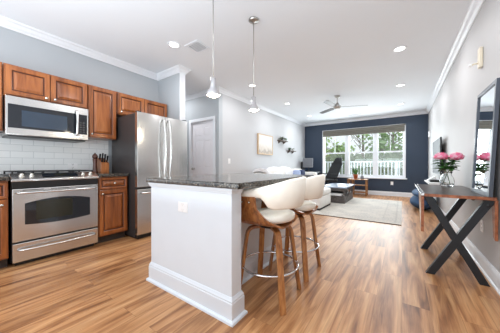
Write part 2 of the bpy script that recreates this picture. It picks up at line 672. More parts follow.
# ---------------------------------------------------------------- the room
CEIL = 2.74
XK, XL, XR, YF = -3.84, -3.34, 0.66, 8.787
YB = -2.6
HALL_X, WING0, WING1, WINGX, YD = -5.6, 2.43, 2.54, -3.19, 3.58
WX0, WX1, WZ0, WZ1 = -2.61, 0.09, 0.60, 2.40     # window opening

struct(MB().box(HALL_X - .1, XR + .12, YB, YF + .12, -.1, 0), 'floor', M['floor'])
struct(MB().box(HALL_X - .1, XR + .12, YB, YF + .12, CEIL, CEIL + .1), 'ceiling', M['ceiling'])
struct(MB().box(XK - .12, XK, YB, WING1, 0, CEIL), 'wall_kitchen', M['wall_shade'])
struct(MB().box(XK, WINGX, WING0, WING1, 0, CEIL), 'wall_wing', M['wall_shade'])
struct(MB().box(HALL_X, XK - .12, WING1 - .1, WING1, 0, CEIL), 'wall_hall_front', M['wall_shade'])
struct(MB().box(HALL_X - .1, HALL_X, WING1 - .1, YD + .1, 0, CEIL), 'wall_hall_side', M['wall_shade'])
DX0, DX1, DZ = -4.25, -3.51, 2.07
struct(MB().box(HALL_X, DX0, YD, YD + .12, 0, CEIL).box(DX1, XL, YD, YD + .12, 0, CEIL).box(DX0, DX1, YD, YD + .12, DZ, CEIL), 'wall_hall_back', M['wall_shade'])
struct(MB().box(XL - .12, XL, YD + .12, YF, 0, CEIL), 'wall_left', M['wall'])
struct(MB().box(XR, XR + .12, YB, YF, 0, CEIL), 'wall_right', M['wall_right'])
struct(MB().box(XL - .12, WX0, YF, YF + .12, 0, CEIL).box(WX1, XR + .12, YF, YF + .12, 0, CEIL)
       .box(WX0, WX1, YF, YF + .12, 0, WZ0).box(WX0, WX1, YF, YF + .12, WZ1, CEIL), 'wall_far', M['navy_wall'])

PATH = [(XK, YB), (XK, WING0), (WINGX, WING0), (WINGX, WING1), (XK, WING1), (HALL_X, WING1), (HALL_X, YD), (XL, YD), (XL, YF), (XR, YF), (XR, YB)]
zc = CEIL
CROWN = [(0, zc - .095), (.012, zc - .095), (.018, zc - .078), (.035, zc - .06), (.052, zc - .03), (.072, zc - .018), (.078, zc), (0, zc)]
struct(MB().sweep(PATH, CROWN), 'trim_crown', M['white_trim'])
BASE = [(0, 0), (.028, 0), (.026, .012), (.016, .02), (.016, .11), (.012, .125), (.006, .14), (0, .14)]
struct(MB().sweep([(XL, YD), (XL, YF), (XR, YF), (XR, YB)], BASE), 'baseboard_living', M['white_trim'])
struct(MB().sweep([(HALL_X, YD), (DX0 - .07, YD)], BASE), 'baseboard_hall', M['white_trim'])
struct(MB().sweep([(WINGX, WING0 + .02), (WINGX, WING1), (XK, WING1), (HALL_X, WING1)], BASE), 'baseboard_wing', M['white_trim'])
# white face board on the end of the wing wall
struct(MB().box(WINGX, WINGX + .006, WING0 - .004, WING1 + .004, .14, CEIL - .09), 'trim_wing_end', M['white_trim'])
# backsplash
struct(MB().box(XK, XK + .008, -1.2, 1.56, .915, 1.43), 'backsplash', M['tile'])


# hall door
def panel_rings(mb, fn, u0, u1, v0, v1, prof, mis=None):
    """nested rectangles: prof = list of (inset, depth); fn(u,v,w) -> world point; last one is filled"""
    rings = []
    for ins, w in prof:
        rings.append([fn(u0 + ins, v0 + ins, w), fn(u1 - ins, v0 + ins, w), fn(u1 - ins, v1 - ins, w), fn(u0 + ins, v1 - ins, w)])
    for i in range(len(rings) - 1):
        mi = mis[i] if mis else 0
        a, b = rings[i], rings[i + 1]
        for k in range(4):
            k2 = (k + 1) % 4
            mb.add([a[k], a[k2], b[k2], b[k]], [(0, 1, 2, 3)], mi)
    mb.add(rings[-1], [(0, 1, 2, 3)], mis[-1] if mis else 0)


dm = MB()
dy = YD + .03
dm.box(DX0 + .004, DX1 - .004, dy + .008, dy + .04, .01, DZ - .004)
fn = lambda u, v, w: (u, dy + .008 - w, v)
dw = DX1 - DX0
cols = [(DX0 + .10, DX0 + dw / 2 - .04), (DX0 + dw / 2 + .04, DX1 - .10)]
rows = [(.22, .82), (.98, 1.62), (1.72, 1.94)]
# stiles and rails in front of the slab
dm.box(DX0 + .004, cols[0][0], dy, dy + .008, .01, DZ - .004).box(cols[0][1], cols[1][0], dy, dy + .008, .01, DZ - .004).box(cols[1][1], DX1 - .004, dy, dy + .008, .01, DZ - .004)
for c in cols:
    for z0, z1 in ((.01, .22), (.82, .98), (1.62, 1.72), (1.94, DZ - .004)):
        dm.box(c[0], c[1], dy, dy + .008, z0, z1)
    for r in rows:
        panel_rings(dm, fn, c[0], c[1], r[0], r[1], [(.012, 0), (.03, .006), (.034, .006)])
door = struct(dm, 'door_1', M['door_paint'], fix=False)
hd = MB().lathe((DX0 + .06, dy, .95), [(.026, 0), (.026, -.008), (.010, -.010), (.010, -.035), (.024, -.040), (.028, -.055), (.018, -.068), (0, -.070)], 16, axis='y')
hd.build('door_knob', M['nickel'], door)
cs = MB()
for x0, x1 in ((DX0 - .07, DX0), (DX1, DX1 + .07)):
    cs.box(x0, x1, YD - .018, YD, 0, DZ)
cs.box(DX0 - .07, DX1 + .07, YD - .018, YD, DZ, DZ + .07)
cs.box(DX0, DX0 + .004, YD, YD + .12, 0, DZ).box(DX1 - .004, DX1, YD, YD + .12, 0, DZ).box(DX0, DX1, YD, YD + .12, DZ - .004, DZ)
struct(cs, 'trim_door_casing', M['white_trim'], bevel=.004)

# window: frame, three double-hung units, glass
wf = MB()
wf.box(WX0, WX0 + .05, YF - .015, YF + .11, WZ0, WZ1).box(WX1 - .05, WX1, YF - .015, YF + .11, WZ0, WZ1)
wf.box(WX0, WX1, YF - .015, YF + .11, WZ1 - .05, WZ1).box(WX0, WX1, YF - .0, YF + .11, WZ0, WZ0 + .05)
MULL = [-1.70, -0.775]
for x in MULL:
    wf.box(x - .05, x + .05, YF + .01, YF + .11, WZ0, WZ1)
window = struct(wf, 'window_1', M['white_trim'], bevel=.003)
sl = MB().box(WX0 - .04, WX1 + .04, YF - .06, YF + .01, WZ0 - .03, WZ0 + .005)
sl.build('window_sill', M['white_trim'], window, bevel=.004)
edges = [WX0 + .05] + [v for x in MULL for v in (x - .05, x + .05)] + [WX1 - .05]
ZM = 1.50
for i in range(3):
    a, b = edges[2 * i], edges[2 * i + 1]
    for (z0, z1, yy) in ((WZ0 + .05, ZM + .02, YF + .03), (ZM - .02, WZ1 - .05, YF + .06)):
        s = MB()
        s.box(a, a + .035, yy, yy + .03, z0, z1).box(b - .035, b, yy, yy + .03, z0, z1)
        s.box(a + .035, b - .035, yy, yy + .03, z0, z0 + .045).box(a + .035, b - .035, yy, yy + .03, z1 - .045, z1)
        if z0 > 1:
            s.box((a + b) / 2 - .008, (a + b) / 2 + .008, yy + .008, yy + .022, z0, z1)
        so = s.build('sash', M['white_trim'], window)
        MB().box(a + .03, b - .03, yy + .013, yy + .016, z0 + .04, z1 - .04).build('pane', M['pane'], so)

# roman shade
sh = MB()
rows = []
for i, (z, d) in enumerate([(2.385, .03), (2.33, .035), (2.30, .055), (2.27, .04), (2.25, .06), (2.215, .045), (2.20, .065), (2.165, .05), (2.145, .055)]):
    rows.append([(WX0 + .03, YF - d, z), (WX1 - .03, YF - d, z)])
back = [[(WX0 + .03, YF - .02, 2.145), (WX1 - .03, YF - .02, 2.145)], [(WX0 + .03, YF - .02, 2.385), (WX1 - .03, YF - .02, 2.385)]]
sh.grid(rows + back + [rows[0]], sm=False)
n = len(rows)
side = [r[0] for r in rows] + [back[0][0], back[1][0]]
sh.add(side, [tuple(range(len(side)))])
side = [r[1] for r in rows] + [back[0][1], back[1][1]]
sh.add(side, [tuple(range(len(side)))])
tag(sh.build('roman_shade', M['shade_fabric']), 'taupe fabric roman shade folded up at the top of the wide window', 'window shade')


# ---------------------------------------------------------------- kitchen cabinets (fronts face +x)
def fx(x):
    return lambda u, v, w: (x + w, u, v)


def cab_door(parent, xf, y0, y1, z0, z1, name='door', knob=None, inset=.05):
    """raised panel front, face plane at xf (outermost), 2 cm thick"""
    mb = MB()
    t = .02
    f = fx(xf - t)
    panel_rings(mb, f, y0, y1, z0, z1,
                [(0, 0), (0, t - .003), (.003, t), (inset - .008, t), (inset - .002, t - .004), (inset + .004, t - .011), (inset + .012, t - .011), (inset + .034, t - .001), (inset + .038, t)],
                [0, 0, 0, 0, 1, 1, 0, 0, 0])
    mb.add([f(y0, z0, 0), f(y1, z0, 0), f(y1, z1, 0), f(y0, z1, 0)], [(3, 2, 1, 0)])
    o = mb.build(name, [M['cherry'], M['glaze']], parent)
    if knob:
        k = MB().lathe((xf, knob[0], knob[1]), [(.007, 0), (.006, .012), (.013, .017), (.015, .023), (.011, .029), (0, .031)], 14, axis='x')
        k.build('knob', M['knob'], o)
    return o


def cabinet(name, label, xb, xf, y0, y1, z0, z1, fronts, group, toe=False):
    t = thing(name, label, 'cabinet', ((xb + xf) / 2, (y0 + y1) / 2, 0 if toe else z0), group)
    b = MB()
    zb = z0 + .10 if toe else z0
    b.box(xb, xf - .022, y0 + .001, y1 - .001, zb, z1)
    b.build('body', M['cherry'], t, bevel=.002)
    if toe:
        MB().box(xb, xf - .09, y0 + .001, y1 - .001, z0, zb).build('toe_kick', M['toe'], t)
    for f in fronts:
        cab_door(t, xf, *f[:4], name=f[4], knob=f[5], inset=f[6] if len(f) > 6 else .05)
    return t


XU = -3.50
G = 'cherry wall cabinets'
cabinet('wall_cabinet', 'cherry wall cabinet cut off by the left edge, beside the microwave', XK + .002, XU, -.08, .408, 1.40, 2.135,
        [(-.07, .398, 1.41, 2.12, 'door', (.36, 1.45))], G)
cabinet('wall_cabinet', 'short two-door cherry wall cabinet directly above the microwave', XK + .002, XU, .412, 1.176, 1.785, 2.135,
        [(.425, .787, 1.80, 2.12, 'door', (.752, 1.83)), (.797, 1.168, 1.80, 2.12, 'door', (.830, 1.83))], G)
cabinet('wall_cabinet', 'tall single-door cherry wall cabinet between microwave and fridge', XK + .002, XU, 1.180, 1.540, 1.415, 2.135,
        [(1.190, 1.532, 1.425, 2.12, 'door', (1.218, 1.46))], G)
cabinet('wall_cabinet', 'short two-door cherry wall cabinet above the stainless fridge', XK + .002, XU, 1.544, 2.40, 1.80, 2.135,
        [(1.556, 1.965, 1.812, 2.12, 'door', (1.60, 1.84)), (1.975, 2.39, 1.812, 2.12, 'door', (2.01, 1.84))], G)
XB = -3.19
G = 'cherry base cabinets'
cabinet('base_cabinet', 'cherry base cabinet at the left edge, left of the range', XK + .002, XB, -.6, .405, 0, .875,
        [(-.15, .398, .70, .86, 'drawer', (.2, .78), .03), (-.15, .398, .115, .69, 'door', (.355, .64))], G, toe=True)
cabinet('base_cabinet', 'narrow cherry base cabinet with drawer between range and fridge', XK + .002, XB, 1.185, 1.548, 0, .875,
        [(1.195, 1.540, .715, .862, 'drawer', (1.37, .79), .028), (1.195, 1.540, .115, .70, 'door', (1.225, .655))], G, toe=True)
G = 'kitchen wall countertops'
tag(MB().box(XK + .008, XB + .025, -.6, .412, .877, .917).build('countertop', M['granite'], bevel=.006),
    'dark granite countertop at the left edge, left of the range', 'countertop', G)
tag(MB().box(XK + .008, XB + .025, 1.183, 1.556, .877, .917).build('countertop', M['granite'], bevel=.006),
    'short dark granite countertop under the knife block beside the fridge', 'countertop', G)

# ---------------------------------------------------------------- range
RX, RY0, RY1 = -3.18, .422, 1.176
rg = thing('kitchen_range', 'slide-in stainless steel gas range with oven door and lower drawer', 'stove', (-3.5, .8, 0))
MB().box(XK + .01, RX - .035, RY0, RY1, .05, .90).build('body', M['black'], rg)
MB().box(XK + .06, RX - .06, RY0 + .03, RY1 - .03, 0, .05).build('toe_kick', M['black'], rg)
MB().box(XK + .01, RX - .09, RY0 - .004, RY1 + .004, .90, .928).build('cooktop', M['black'], rg, bevel=.004)
cp = MB().prism([(RX - .105, RY0 - .004, .948), (RX + .012, RY0 - .004, .884), (RX + .012, RY0 - .004, .862), (RX - .105, RY0 - .004, .895)], (0, RY1 - RY0 + .008, 0))
cpo = cp.build('control_panel', M['steel'], rg, bevel=.004)
slope = Vector((.117, 0, -.064)).normalized()
nrm = Vector((.064, 0, .117)).normalized()


def on_panel(s, y, up=0.0):
    p = Vector((RX - .105, y, .948)) + slope * s + nrm * up
    return p


db = MB()
db.add([on_panel(.028, .66, .001), on_panel(.095, .66, .001), on_panel(.095, .97, .001), on_panel(.028, .97, .001)], [(0, 1, 2, 3)])
db.add([on_panel(.028, .66, .004), on_panel(.095, .66, .004), on_panel(.095, .97, .004), on_panel(.028, .97, .004)], [(0, 1, 2, 3)])
db.build('display', M['black_glass'], cpo)
dd = MB()
dd.add([on_panel(.045, .76, .005), on_panel(.075, .76, .005), on_panel(.075, .87, .005), on_panel(.045, .87, .005)], [(0, 1, 2, 3)])
dd.build('display_window', M['display'], cpo)
for y in (.50, .575, 1.03, 1.105):
    k = MB()
    q = nrm.to_track_quat('Z', 'Y')
    base = on_panel(.062, y, 0)
    prof = [(.023, 0), (.023, .005), (.016, .008), (.014, .026), (.011, .029), (0, .030)]
    rows = [[base + q @ Vector((r * math.cos(a), r * math.sin(a), z)) for a in [2 * PI * i / 18 for i in range(18)]] for r, z in prof]
    k.grid(rows, closed_u=True)
    k.build('knob', M['knob'], cpo)
# black vent band
MB().box(RX - .035, RX - .004, RY0 + .002, RY1 - .002, .795, .862).build('vent_band', M['black'], rg, bevel=.004)
# oven door with curved window
od = MB()
f = fx(RX - .034)
od.box(RX - .034, RX, RY0 + .004, RY1 - .004, .252, .788)
odo = od.build('oven_door', M['steel'], rg, bevel=.006)
wm = MB()
ya, yb, zb_, zt = .515, 1.085, .41, .665
top = [(y, zt - .03 + .04 * (1 - ((y - (ya + yb) / 2) / ((yb - ya) / 2)) ** 2)) for y in [ya + (yb - ya) * i / 16 for i in range(17)]]
bot = [(y, zb_ + .01 - .02 * (1 - ((y - (ya + yb) / 2) / ((yb - ya) / 2)) ** 2)) for y in [yb - (yb - ya) * i / 16 for i in range(17)]]
wm.prism([(RX, y, z) for y, z in top + bot], (.003, 0, 0))
wo = wm.build('oven_window', M['black_glass'], odo)
wi = MB().box(RX + .003, RX + .0035, .60, .91, .45, .65)
wi.build('inner_window', M['display'], wo)


def bow_handle(mb, x, y0, y1, z, r=.010, out=.045, n=14, bow=.02):
    pts = [(x, y0, z), (x + out * .8, y0 + .01, z)]
    for i in range(n + 1):
        s = i / n
        pts.append((x + out + bow * math.sin(PI * s), y0 + .03 + (y1 - y0 - .06) * s, z))
    pts += [(x + out * .8, y1 - .01, z), (x, y1, z)]
    mb.tube(pts, r, 10)
    return mb


bow_handle(MB(), RX, .455, 1.145, .748, .011).build('oven_handle', M['steel'], odo)
vents = MB()
for i in range(3):
    vents.box(RX, RX + .002, .50 + i * .22, .66 + i * .22, .770, .776)
vents.build('door_vent', M['black'], odo)
dr = MB().box(RX - .034, RX, RY0 + .004, RY1 - .004, .045, .235)
dro = dr.build('warming_drawer', M['steel'], rg, bevel=.006)
bow_handle(MB(), RX, .465, 1.135, .17, .010).build('drawer_handle', M['steel'], dro)
# burners and grates
for yy in (.56, .80, 1.04):
    g = MB()
    y0, y1, x0, x1 = yy - .115, yy + .115, XK + .07, RX - .13
    zt = .966
    for y in (y0, y1, yy):
        g.box(x0, x1, y - .006, y + .006, zt - .012, zt)
    for x in (x0, (x0 + x1) / 2, x1, x0 * .75 + x1 * .25, x0 * .25 + x1 * .75):
        g.box(x - .006, x + .006, y0, y1, zt - .012, zt)
    for x in (x0, x1):
        for y in (y0, y1):
            g.box(x - .007, x + .007, y - .007, y + .007, .928, zt)
    g.build('grate', M['iron'], rg)
for yy in (.56, 1.04):
    for xx in (XK + .19, RX - .24):
        MB().lathe((xx, yy, .928), [(.045, 0), (.045, .008), (.03, .010), (.03, .018), (0, .019)], 18).build('burner', M['iron'], rg)

# ---------------------------------------------------------------- microwave
MX, MY0, MY1, MZ0, MZ1 = -3.425, .413, 1.155, 1.357, 1.772
mw = thing('microwave', 'stainless over-the-range microwave with dark glass door', 'microwave', (-3.6, .78, MZ0))
MB().box(XK, MX - .03, MY0, MY1, MZ0, MZ1).build('body', M['steel_d'], mw, bevel=.003)
MB().box(XK + .03, MX - .05, MY0 + .02, MY1 - .02, MZ0 - .012, MZ0).build('underside_vent', M['black'], mw)
md = MB().box(MX - .03, MX, MY0, MY1, MZ0 + .004, MZ1)
mdo = md.build('door', M['steel'], mw, bevel=.005)
MB().box(MX, MX + .003, MY0 + .018, 1.138, MZ0 + .075, MZ1 - .085).build('door_glass', M['black_glass'], mdo)
MB().box(MX + .003, MX + .004, MY0 + .12, .93, MZ0 + .10, MZ1 - .14).build('viewing_window', M['mw_glass'], mdo)
mh = MB()
pts = [(MX, 1.02, MZ0 + .055), (MX + .035, 1.02, MZ0 + .06)]
for i in range(11):
    s = i / 10
    pts.append((MX + .045 + .012 * math.sin(PI * s), 1.02, MZ0 + .075 + (MZ1 - MZ0 - .15) * s))
pts += [(MX + .035, 1.02, MZ1 - .06), (MX, 1.02, MZ1 - .055)]
mh.tube(pts, .015, 10)
mh.build('handle', M['steel'], mdo)
kp = MB()
for r in range(5):
    for c in range(2):
        kp.box(MX + .003, MX + .005, 1.055 + c * .034, 1.078 + c * .034, MZ0 + .095 + r * .03, MZ0 + .112 + r * .03)
kp.build('keypad', M['slot'], mdo)

# ---------------------------------------------------------------- fridge
FX, FY0, FY1 = -2.972, 1.57, 2.42
fr = thing('refrigerator', 'stainless french-door refrigerator with charcoal side and bottom freezer', 'refrigerator', (-3.35, 2.0, 0))
MB().box(-3.74, FX - .075, FY0, FY1, .03, 1.755).build('body', M['fridge_side'], fr, bevel=.004)
MB().box(-3.70, FX - .04, FY0 + .02, FY1 - .02, 0.0, .05).build('base_grille', M['black'], fr)
ym = 2.0


def fr_door(y0, y1, z0, z1, name):
    # slightly crowned steel front
    mb = MB()
    n = 8
    pr = []
    for i in range(n + 1):
        s = i / n
        pr.append((FX - .012 + .012 * math.sin(PI * (.12 + .76 * s)), y0 + (y1 - y0) * s))
    poly = [(FX - .07, y0)] + pr + [(FX - .07, y1)]
    mb.prism([(x, y, z0) for x, y in poly], (0, 0, z1 - z0))
    return mb.build(name, M['steel'], fr, bevel=.004)


d1 = fr_door(FY0 + .002, ym - .003, .725, 1.768, 'door')
d2 = fr_door(ym + .003, FY1 - .002, .725, 1.768, 'door')
d3 = fr_door(FY0 + .002, FY1 - .002, .065, .695, 'freezer_drawer')
MB().box(FX - .068, FX - .03, FY0 + .004, FY1 - .004, .695, .725).build('door_gasket', M['black'], fr)
for d, y, sgn in ((d1, ym - .045, -1), (d2, ym + .045, 1)):
    mb = MB()
    pts = [(FX - .004, y, .80), (FX + .035, y, .815)]
    for i in range(13):
        s = i / 12
        pts.append((FX + .045 + .028 * math.sin(PI * s), y, .84 + .83 * s))
    pts += [(FX + .035, y, 1.695), (FX - .004, y, 1.71)]
    mb.tube(pts, .014, 12)
    mb.build('handle', M['steel'], d)
bow_handle(MB(), FX - .004, FY0 + .05, FY1 - .05, .645, .014, .05).build('handle', M['steel'], d3)
MB().box(FX - .075, FX - .02, FY0 + .01, FY0 + .07, 1.768, 1.785).build('hinge_cover', M['black'], fr, bevel=.003)
MB().box(FX - .075, FX - .02, FY1 - .07, FY1 - .01, 1.768, 1.785).build('hinge_cover', M['black'], fr, bevel=.003)

# ---------------------------------------------------------------- counter items
mill = thing('pepper_mill', 'tall dark wooden pepper mill on the counter beside the range', 'pepper mill', (-3.60, 1.292, .917))
MB().lathe((-3.60, 1.292, .917), [(.035, 0), (.037, .012), (.031, .03), (.026, .08), (.022, .13), (.028, .18), (.030, .20)], 20).build('body', M['mill'], mill)
MB().lathe((-3.60, 1.292, .917), [(.024, .202), (.033, .222), (.035, .245), (.022, .268), (.008, .276), (.010, .288), (0, .292)], 20).build('cap', M['mill'], mill)
kb = thing('knife_block', 'wooden knife block with black-handled knives against the fridge side', 'knife block', (-3.62, 1.40, .917))
MB().prism([(-3.74, 1.355, .917), (-3.55, 1.355, .917), (-3.55, 1.355, 1.06), (-3.70, 1.355, 1.14), (-3.74, 1.355, 1.12)], (0, .10, 0)).build('block', M['knife_block'], kb, bevel=.004)
for i in range(6):
    r, c = divmod(i, 3)
    p = Vector((-3.585 - r * .075, 1.372 + c * .033, 1.075 + r * .038))
    d = Vector((.30, 0, 1)).normalized()
    MB().bar(p, p + d * (.10 - .012 * (i % 2)), .020, .014, (1, 0, 0)).build('knife_handle', M['black'], kb, bevel=.003)


def plate(name, label, cat, c, axis, w=.075, h=.115, mat='plastic', rocker=False, group=None, parent=None, slot='slot'):
    """wall plate; axis = outward normal"""
    ax = Vector(axis)
    u = Vector((0, 0, 1)).cross(ax)
    c = Vector(c)
    mb = MB()

    def bx(m, uu, vv, hw, hh, d0, d1):
        p = [c + u * (uu + a * hw) + Vector((0, 0, vv + b * hh)) + ax * d0 for a, b in ((-1, -1), (1, -1), (1, 1), (-1, 1))]
        m.prism(p, ax * (d1 - d0))
    bx(mb, 0, 0, w / 2, h / 2, 0, .006)
    if parent is None:
        o = mb.build(name, M[mat], None, bevel=.0015, origin=tuple(c))
        tag(o, label, cat, group)
    else:
        o = mb.build(name, M[mat], parent, bevel=.0015)
    if rocker:
        m2 = MB(); bx(m2, 0, 0, .016, .033, .006, .010)
        m2.build('rocker', M['plastic'], o)
    else:
        for s in (-1, 1):
            m2 = MB()
            for q in (-1, 1):
                bx(m2, q * .008, s * .022 + .003, .0018, .006, .006, .0068)
            bx(m2, 0, s * .022 - .009, .003, .003, .006, .0068)
            m2.build('socket', M[slot], o)
    return o


plate('outlet', 'white outlet on the tile backsplash behind the range', 'outlet', (XK + .009, 1.10, 1.02), (1, 0, 0), w=.11, h=.075)
plate('light_switch', 'white light switch on the grey wall right of the hall door', 'light switch', (XL, 3.93, 1.13), (1, 0, 0), rocker=True, h=.12, w=.08)
plate('outlet', 'white outlet on the navy wall right of the bamboo table', 'outlet', (-.286, YF, .424), (0, -1, 0))
plate('outlet', 'white outlet low on the right wall behind the X-leg table', 'outlet', (XR, 3.13, .42), (-1, 0, 0))

# ---------------------------------------------------------------- island
IX0, IX1, IY0, IY1 = -1.848, -.912, 1.098, 2.44
isl = thing('kitchen_island', 'white painted kitchen island with tall baseboard in the centre', 'kitchen island', (-1.4, 1.7, 0))
ib = MB()
ib.box(IX0, IX1, IY0, IY0 + .105, 0, .876)
ib.box(IX0, -1.16, IY0 + .105, IY1, 0, .876)
ib.build('body', M['island'], isl, bevel=.003)
IBASE = [(0, 0), (.032, 0), (.030, .014), (.022, .021), (.015, .023), (.015, .125), (.011, .132), (.013, .140), (.008, .150), (.003, .162), (0, .162)]
# path with the outside on the right hand
ip = [(IX0, IY0), (IX0, IY1), (-1.16, IY1), (-1.16, IY0 + .105), (IX1, IY0 + .105), (IX1, IY0)]
MB().sweep(ip[::-1], IBASE, closed=True).build('baseboard', M['island'], isl)
MB().sweep([(IX0, IY1), (IX0, IY0), (IX1, IY0), (IX1, IY0 + .105)],
           [(0, .838), (.008, .841), (.010, .850), (.016, .862), (.018, .877), (0, .877)]).build('apron_trim', M['island'], isl)
plate('outlet_plate', '', '', (-1.402, IY0, .702), (0, -1, 0), w=.112, h=.075, parent=isl, slot='pale_slot')
tag(MB().box(-1.868, -.832, 1.062, 2.485, .877, .917).build('countertop', M['granite'], bevel=.007, seg=3),
    'speckled dark granite slab lying on the white island', 'countertop')

# ---------------------------------------------------------------- bar stools (front faces -x, origin on the floor under the seat)


def make_stool(loc, label):
    t = thing('bar_stool', label, 'bar stool', (0, 0, 0), 'cream and walnut bar stools at the island')
    # seat cushion, thick round pad
    mb = MB()
    R = .198
    rows = []
    for k, z in [(0, .590), (.80, .590), (.96, .602), (1.0, .625), (.97, .648), (.86, .660), (.45, .664), (0.0, .665)]:
        rows.append([(R * k * math.cos(a) * (1.02 if math.cos(a) > 0 else 1.0), R * k * math.sin(a), z + .012 * (math.cos(a) * k)) for a in [2 * PI * i / 36 for i in range(36)]])
    mb.grid(rows, closed_u=True)
    mb.build('seat_cushion', M['cream'], t)
    # bent plywood cradle: up the sides and under the seat
    prof = []
    for i in range(29):
        s = -1 + 2 * i / 28
        a = abs(s)
        if a > .60:
            q = (a - .60) / .40
            y = .212 + .036 * q
            z = .640 + .175 * q
        else:
            q = a / .60
            y = .212 * math.sin(q * PI / 2) ** .9
            z = .580 + .06 * (1 - math.cos(q * PI / 2)) ** 1.3
        xf = -.185 + (.012 * max(0, (a - .7) / .3))
        # rear edge sweeps forward as the side rises
        rb = .17 if a < .45 else .17 - .165 * min(1, (a - .45) / .33) ** .8
        prof.append((math.copysign(y, s) if a > 0 else 0, z, xf, rb))
    outer, inner = [], []
    for i, (y, z, xf, rb) in enumerate(prof):
        y0, z0 = prof[max(0, i - 1)][:2]
        y1, z1 = prof[min(28, i + 1)][:2]
        tx = Vector((y1 - y0, z1 - z0)).normalized()
        nx = Vector((tx.y, -tx.x)) * .011          # outward / downward
        outer.append([(xf, y + nx.x, z + nx.y), (rb, y + nx.x, z + nx.y)])
        inner.append([(xf, y, z), (rb, y, z)])
    rows = [[o[0], o[1], i_[1], i_[0]] for o, i_ in zip(outer, inner)]
    mb = MB().grid(rows, closed_u=True, sm=False)
    mb.add(rows[0], [(0, 1, 2, 3)])
    mb.add(rows[-1], [(3, 2, 1, 0)])
    sh_ = mb.build('seat_shell', M['walnut_y'], t)
    for s in (-1, 1):
        for x in (-.10, -.04):
            MB().lathe((x, s * .2605, .765), [(.007, -.004 if s > 0 else .004), (.007, .004 * s), (0, .005 * s)], 10, axis='y').build('bolt', M['knob'], sh_)
    # upholstered back band
    N = 44
    rows = []
    for i in range(N + 1):
        s = -1 + 2 * i / N
        a = abs(s)
        if a > .68:                       # straight arms
            q = (a - .68) / .32
            x = .02 - .20 * q
            y = .245
            nx, ny = 0, 1
        else:
            ang = a / .68 * PI / 2
            x = .02 + .235 * math.cos(ang)
            y = .245 * math.sin(ang)
            nx, ny = math.cos(ang), math.sin(ang)
        y *= math.copysign(1, s); ny *= math.copysign(1, s)
        def itp(tab):
            for (a0, v0), (a1, v1) in zip(tab, tab[1:]):
                if a <= a1:
                    return v0 + (v1 - v0) * (a - a0) / (a1 - a0)
            return tab[-1][1]
        z0 = itp([(0, .722), (.48, .722), (.54, .735), (.62, .800), (1.0, .796)])
        z1 = itp([(0, .945), (.25, .932), (.45, .902), (.68, .868), (1.0, .838)])
        th = .016
        lean = .015
        ring = []
        for (o, z) in [(-th, z0 + .010), (-th * .5, z0), (th * .5, z0), (th, z0 + .012), (th * 1.25, (z0 + z1) / 2), (th, z1 - .012), (th * .5, z1), (-th * .5, z1), (-th, z1 - .012), (-th * .8, (z0 + z1) / 2)]:
            ll = lean * (z - .8) / .1 * (1 - a)
            ring.append((x + nx * (o + ll), y + ny * (o + ll), z))
        rows.append(ring)
    mb = MB().grid(rows, closed_u=True)
    mb.add(rows[0], [tuple(range(10))])
    mb.add(rows[-1], [tuple(range(10))[::-1]])
    mb.build('backrest', M['cream'], t)
    # swivel plate
    MB().lathe((0, 0, 0), [(.09, .545), (.09, .562), (.12, .566), (.12, .572)], 20).build('swivel_plate', M['black'], t)
    # four bentwood legs
    for k in range(4):
        a = PI / 4 + k * PI / 2
        ca, sa = math.cos(a), math.sin(a)
        path = [(.03, .545), (.09, .547), (.135, .545), (.163, .535), (.180, .512), (.189, .48), (.215, .30), (.262, 0.0)]
        fine = []
        for i in range(len(path) - 1):
            fine.append(path[i])
        fine.append(path[-1])
        tw = .023
        rows = []
        for i, (r, z) in enumerate(fine):
            r0, z0 = fine[max(0, i - 1)]
            r1, z1 = fine[min(len(fine) - 1, i + 1)]
            tx = Vector((r1 - r0, z1 - z0)).normalized()
            nx = Vector((-tx.y, tx.x)) * .011
            ring = []
            for (so, wo_) in ((-1, -1), (1, -1), (1, 1), (-1, 1)):
                rr, zz = r + nx.x * so, z + nx.y * so
                if i == len(fine) - 1:
                    zz = 0.0
                ring.append((rr * ca - wo_ * tw * sa, rr * sa + wo_ * tw * ca, zz))
            rows.append(ring)
        mb = MB().grid(rows, closed_u=True, sm=False)
        mb.add(rows[0], [(0, 1, 2, 3)])
        mb.add(rows[-1], [(3, 2, 1, 0)])
        mb.build('leg', M['walnut'], t, bevel=.004)
    # chrome foot ring
    pts = [(.222 * math.cos(a), .222 * math.sin(a), .245) for a in [2 * PI * i / 48 for i in range(48)]]
    MB().tube(pts, .009, 10, closed=True).build('footrest', M['chrome'], t)
    t.location = loc
    return t


s1 = make_stool((-.872, 1.525, 0), 'nearest cream and walnut bar stool, by the near corner of the island')
s1.rotation_euler.z = math.radians(5)
s2 = copy_tree(s1)
s2.location = (-.880, 2.05, 0)
s2.rotation_euler.z = 0
s2['label'] = 'farther cream and walnut bar stool, partly hidden behind the nearest one'

# ---------------------------------------------------------------- console table
TX0, TX1, TY0, TY1 = .172, .640, 2.64, 3.93
ct = thing('console_table', 'dark wood console table on black X legs against the right wall', 'table', (.4, 3.2, 0))
MB().box(TX0, TX1, TY0 + .003, TY1, .737, .762).build('tabletop', M['table_top'], ct, bevel=.002)
MB().box(TX0, TX1, TY0 - .004, TY0 + .003, .735, .7615).build('edge_strip', M['table_edge'], ct, bevel=.001)
MB().box(TX0 - .026, TX0 - .001, TY0 + .003, TY1, .742, .760).build('edge_rail', M['steel'], ct, bevel=.002)
lf = MB().prism([(TX0 - .024, TY0 + .004, .740), (TX0 - .024, TY0 + .42, .740), (TX0 - .024, TY0 + .10, .42), (TX0 - .024, TY0 + .004, .40)], (.020, 0, 0)).build('side_plank', M['plank_sheen'], ct, bevel=.002)
MB().box(TX0 - .025, TX0 - .003, TY0 - .002, TY0 + .004, .40, .740).build('edge_strip', M['table_edge'], lf)
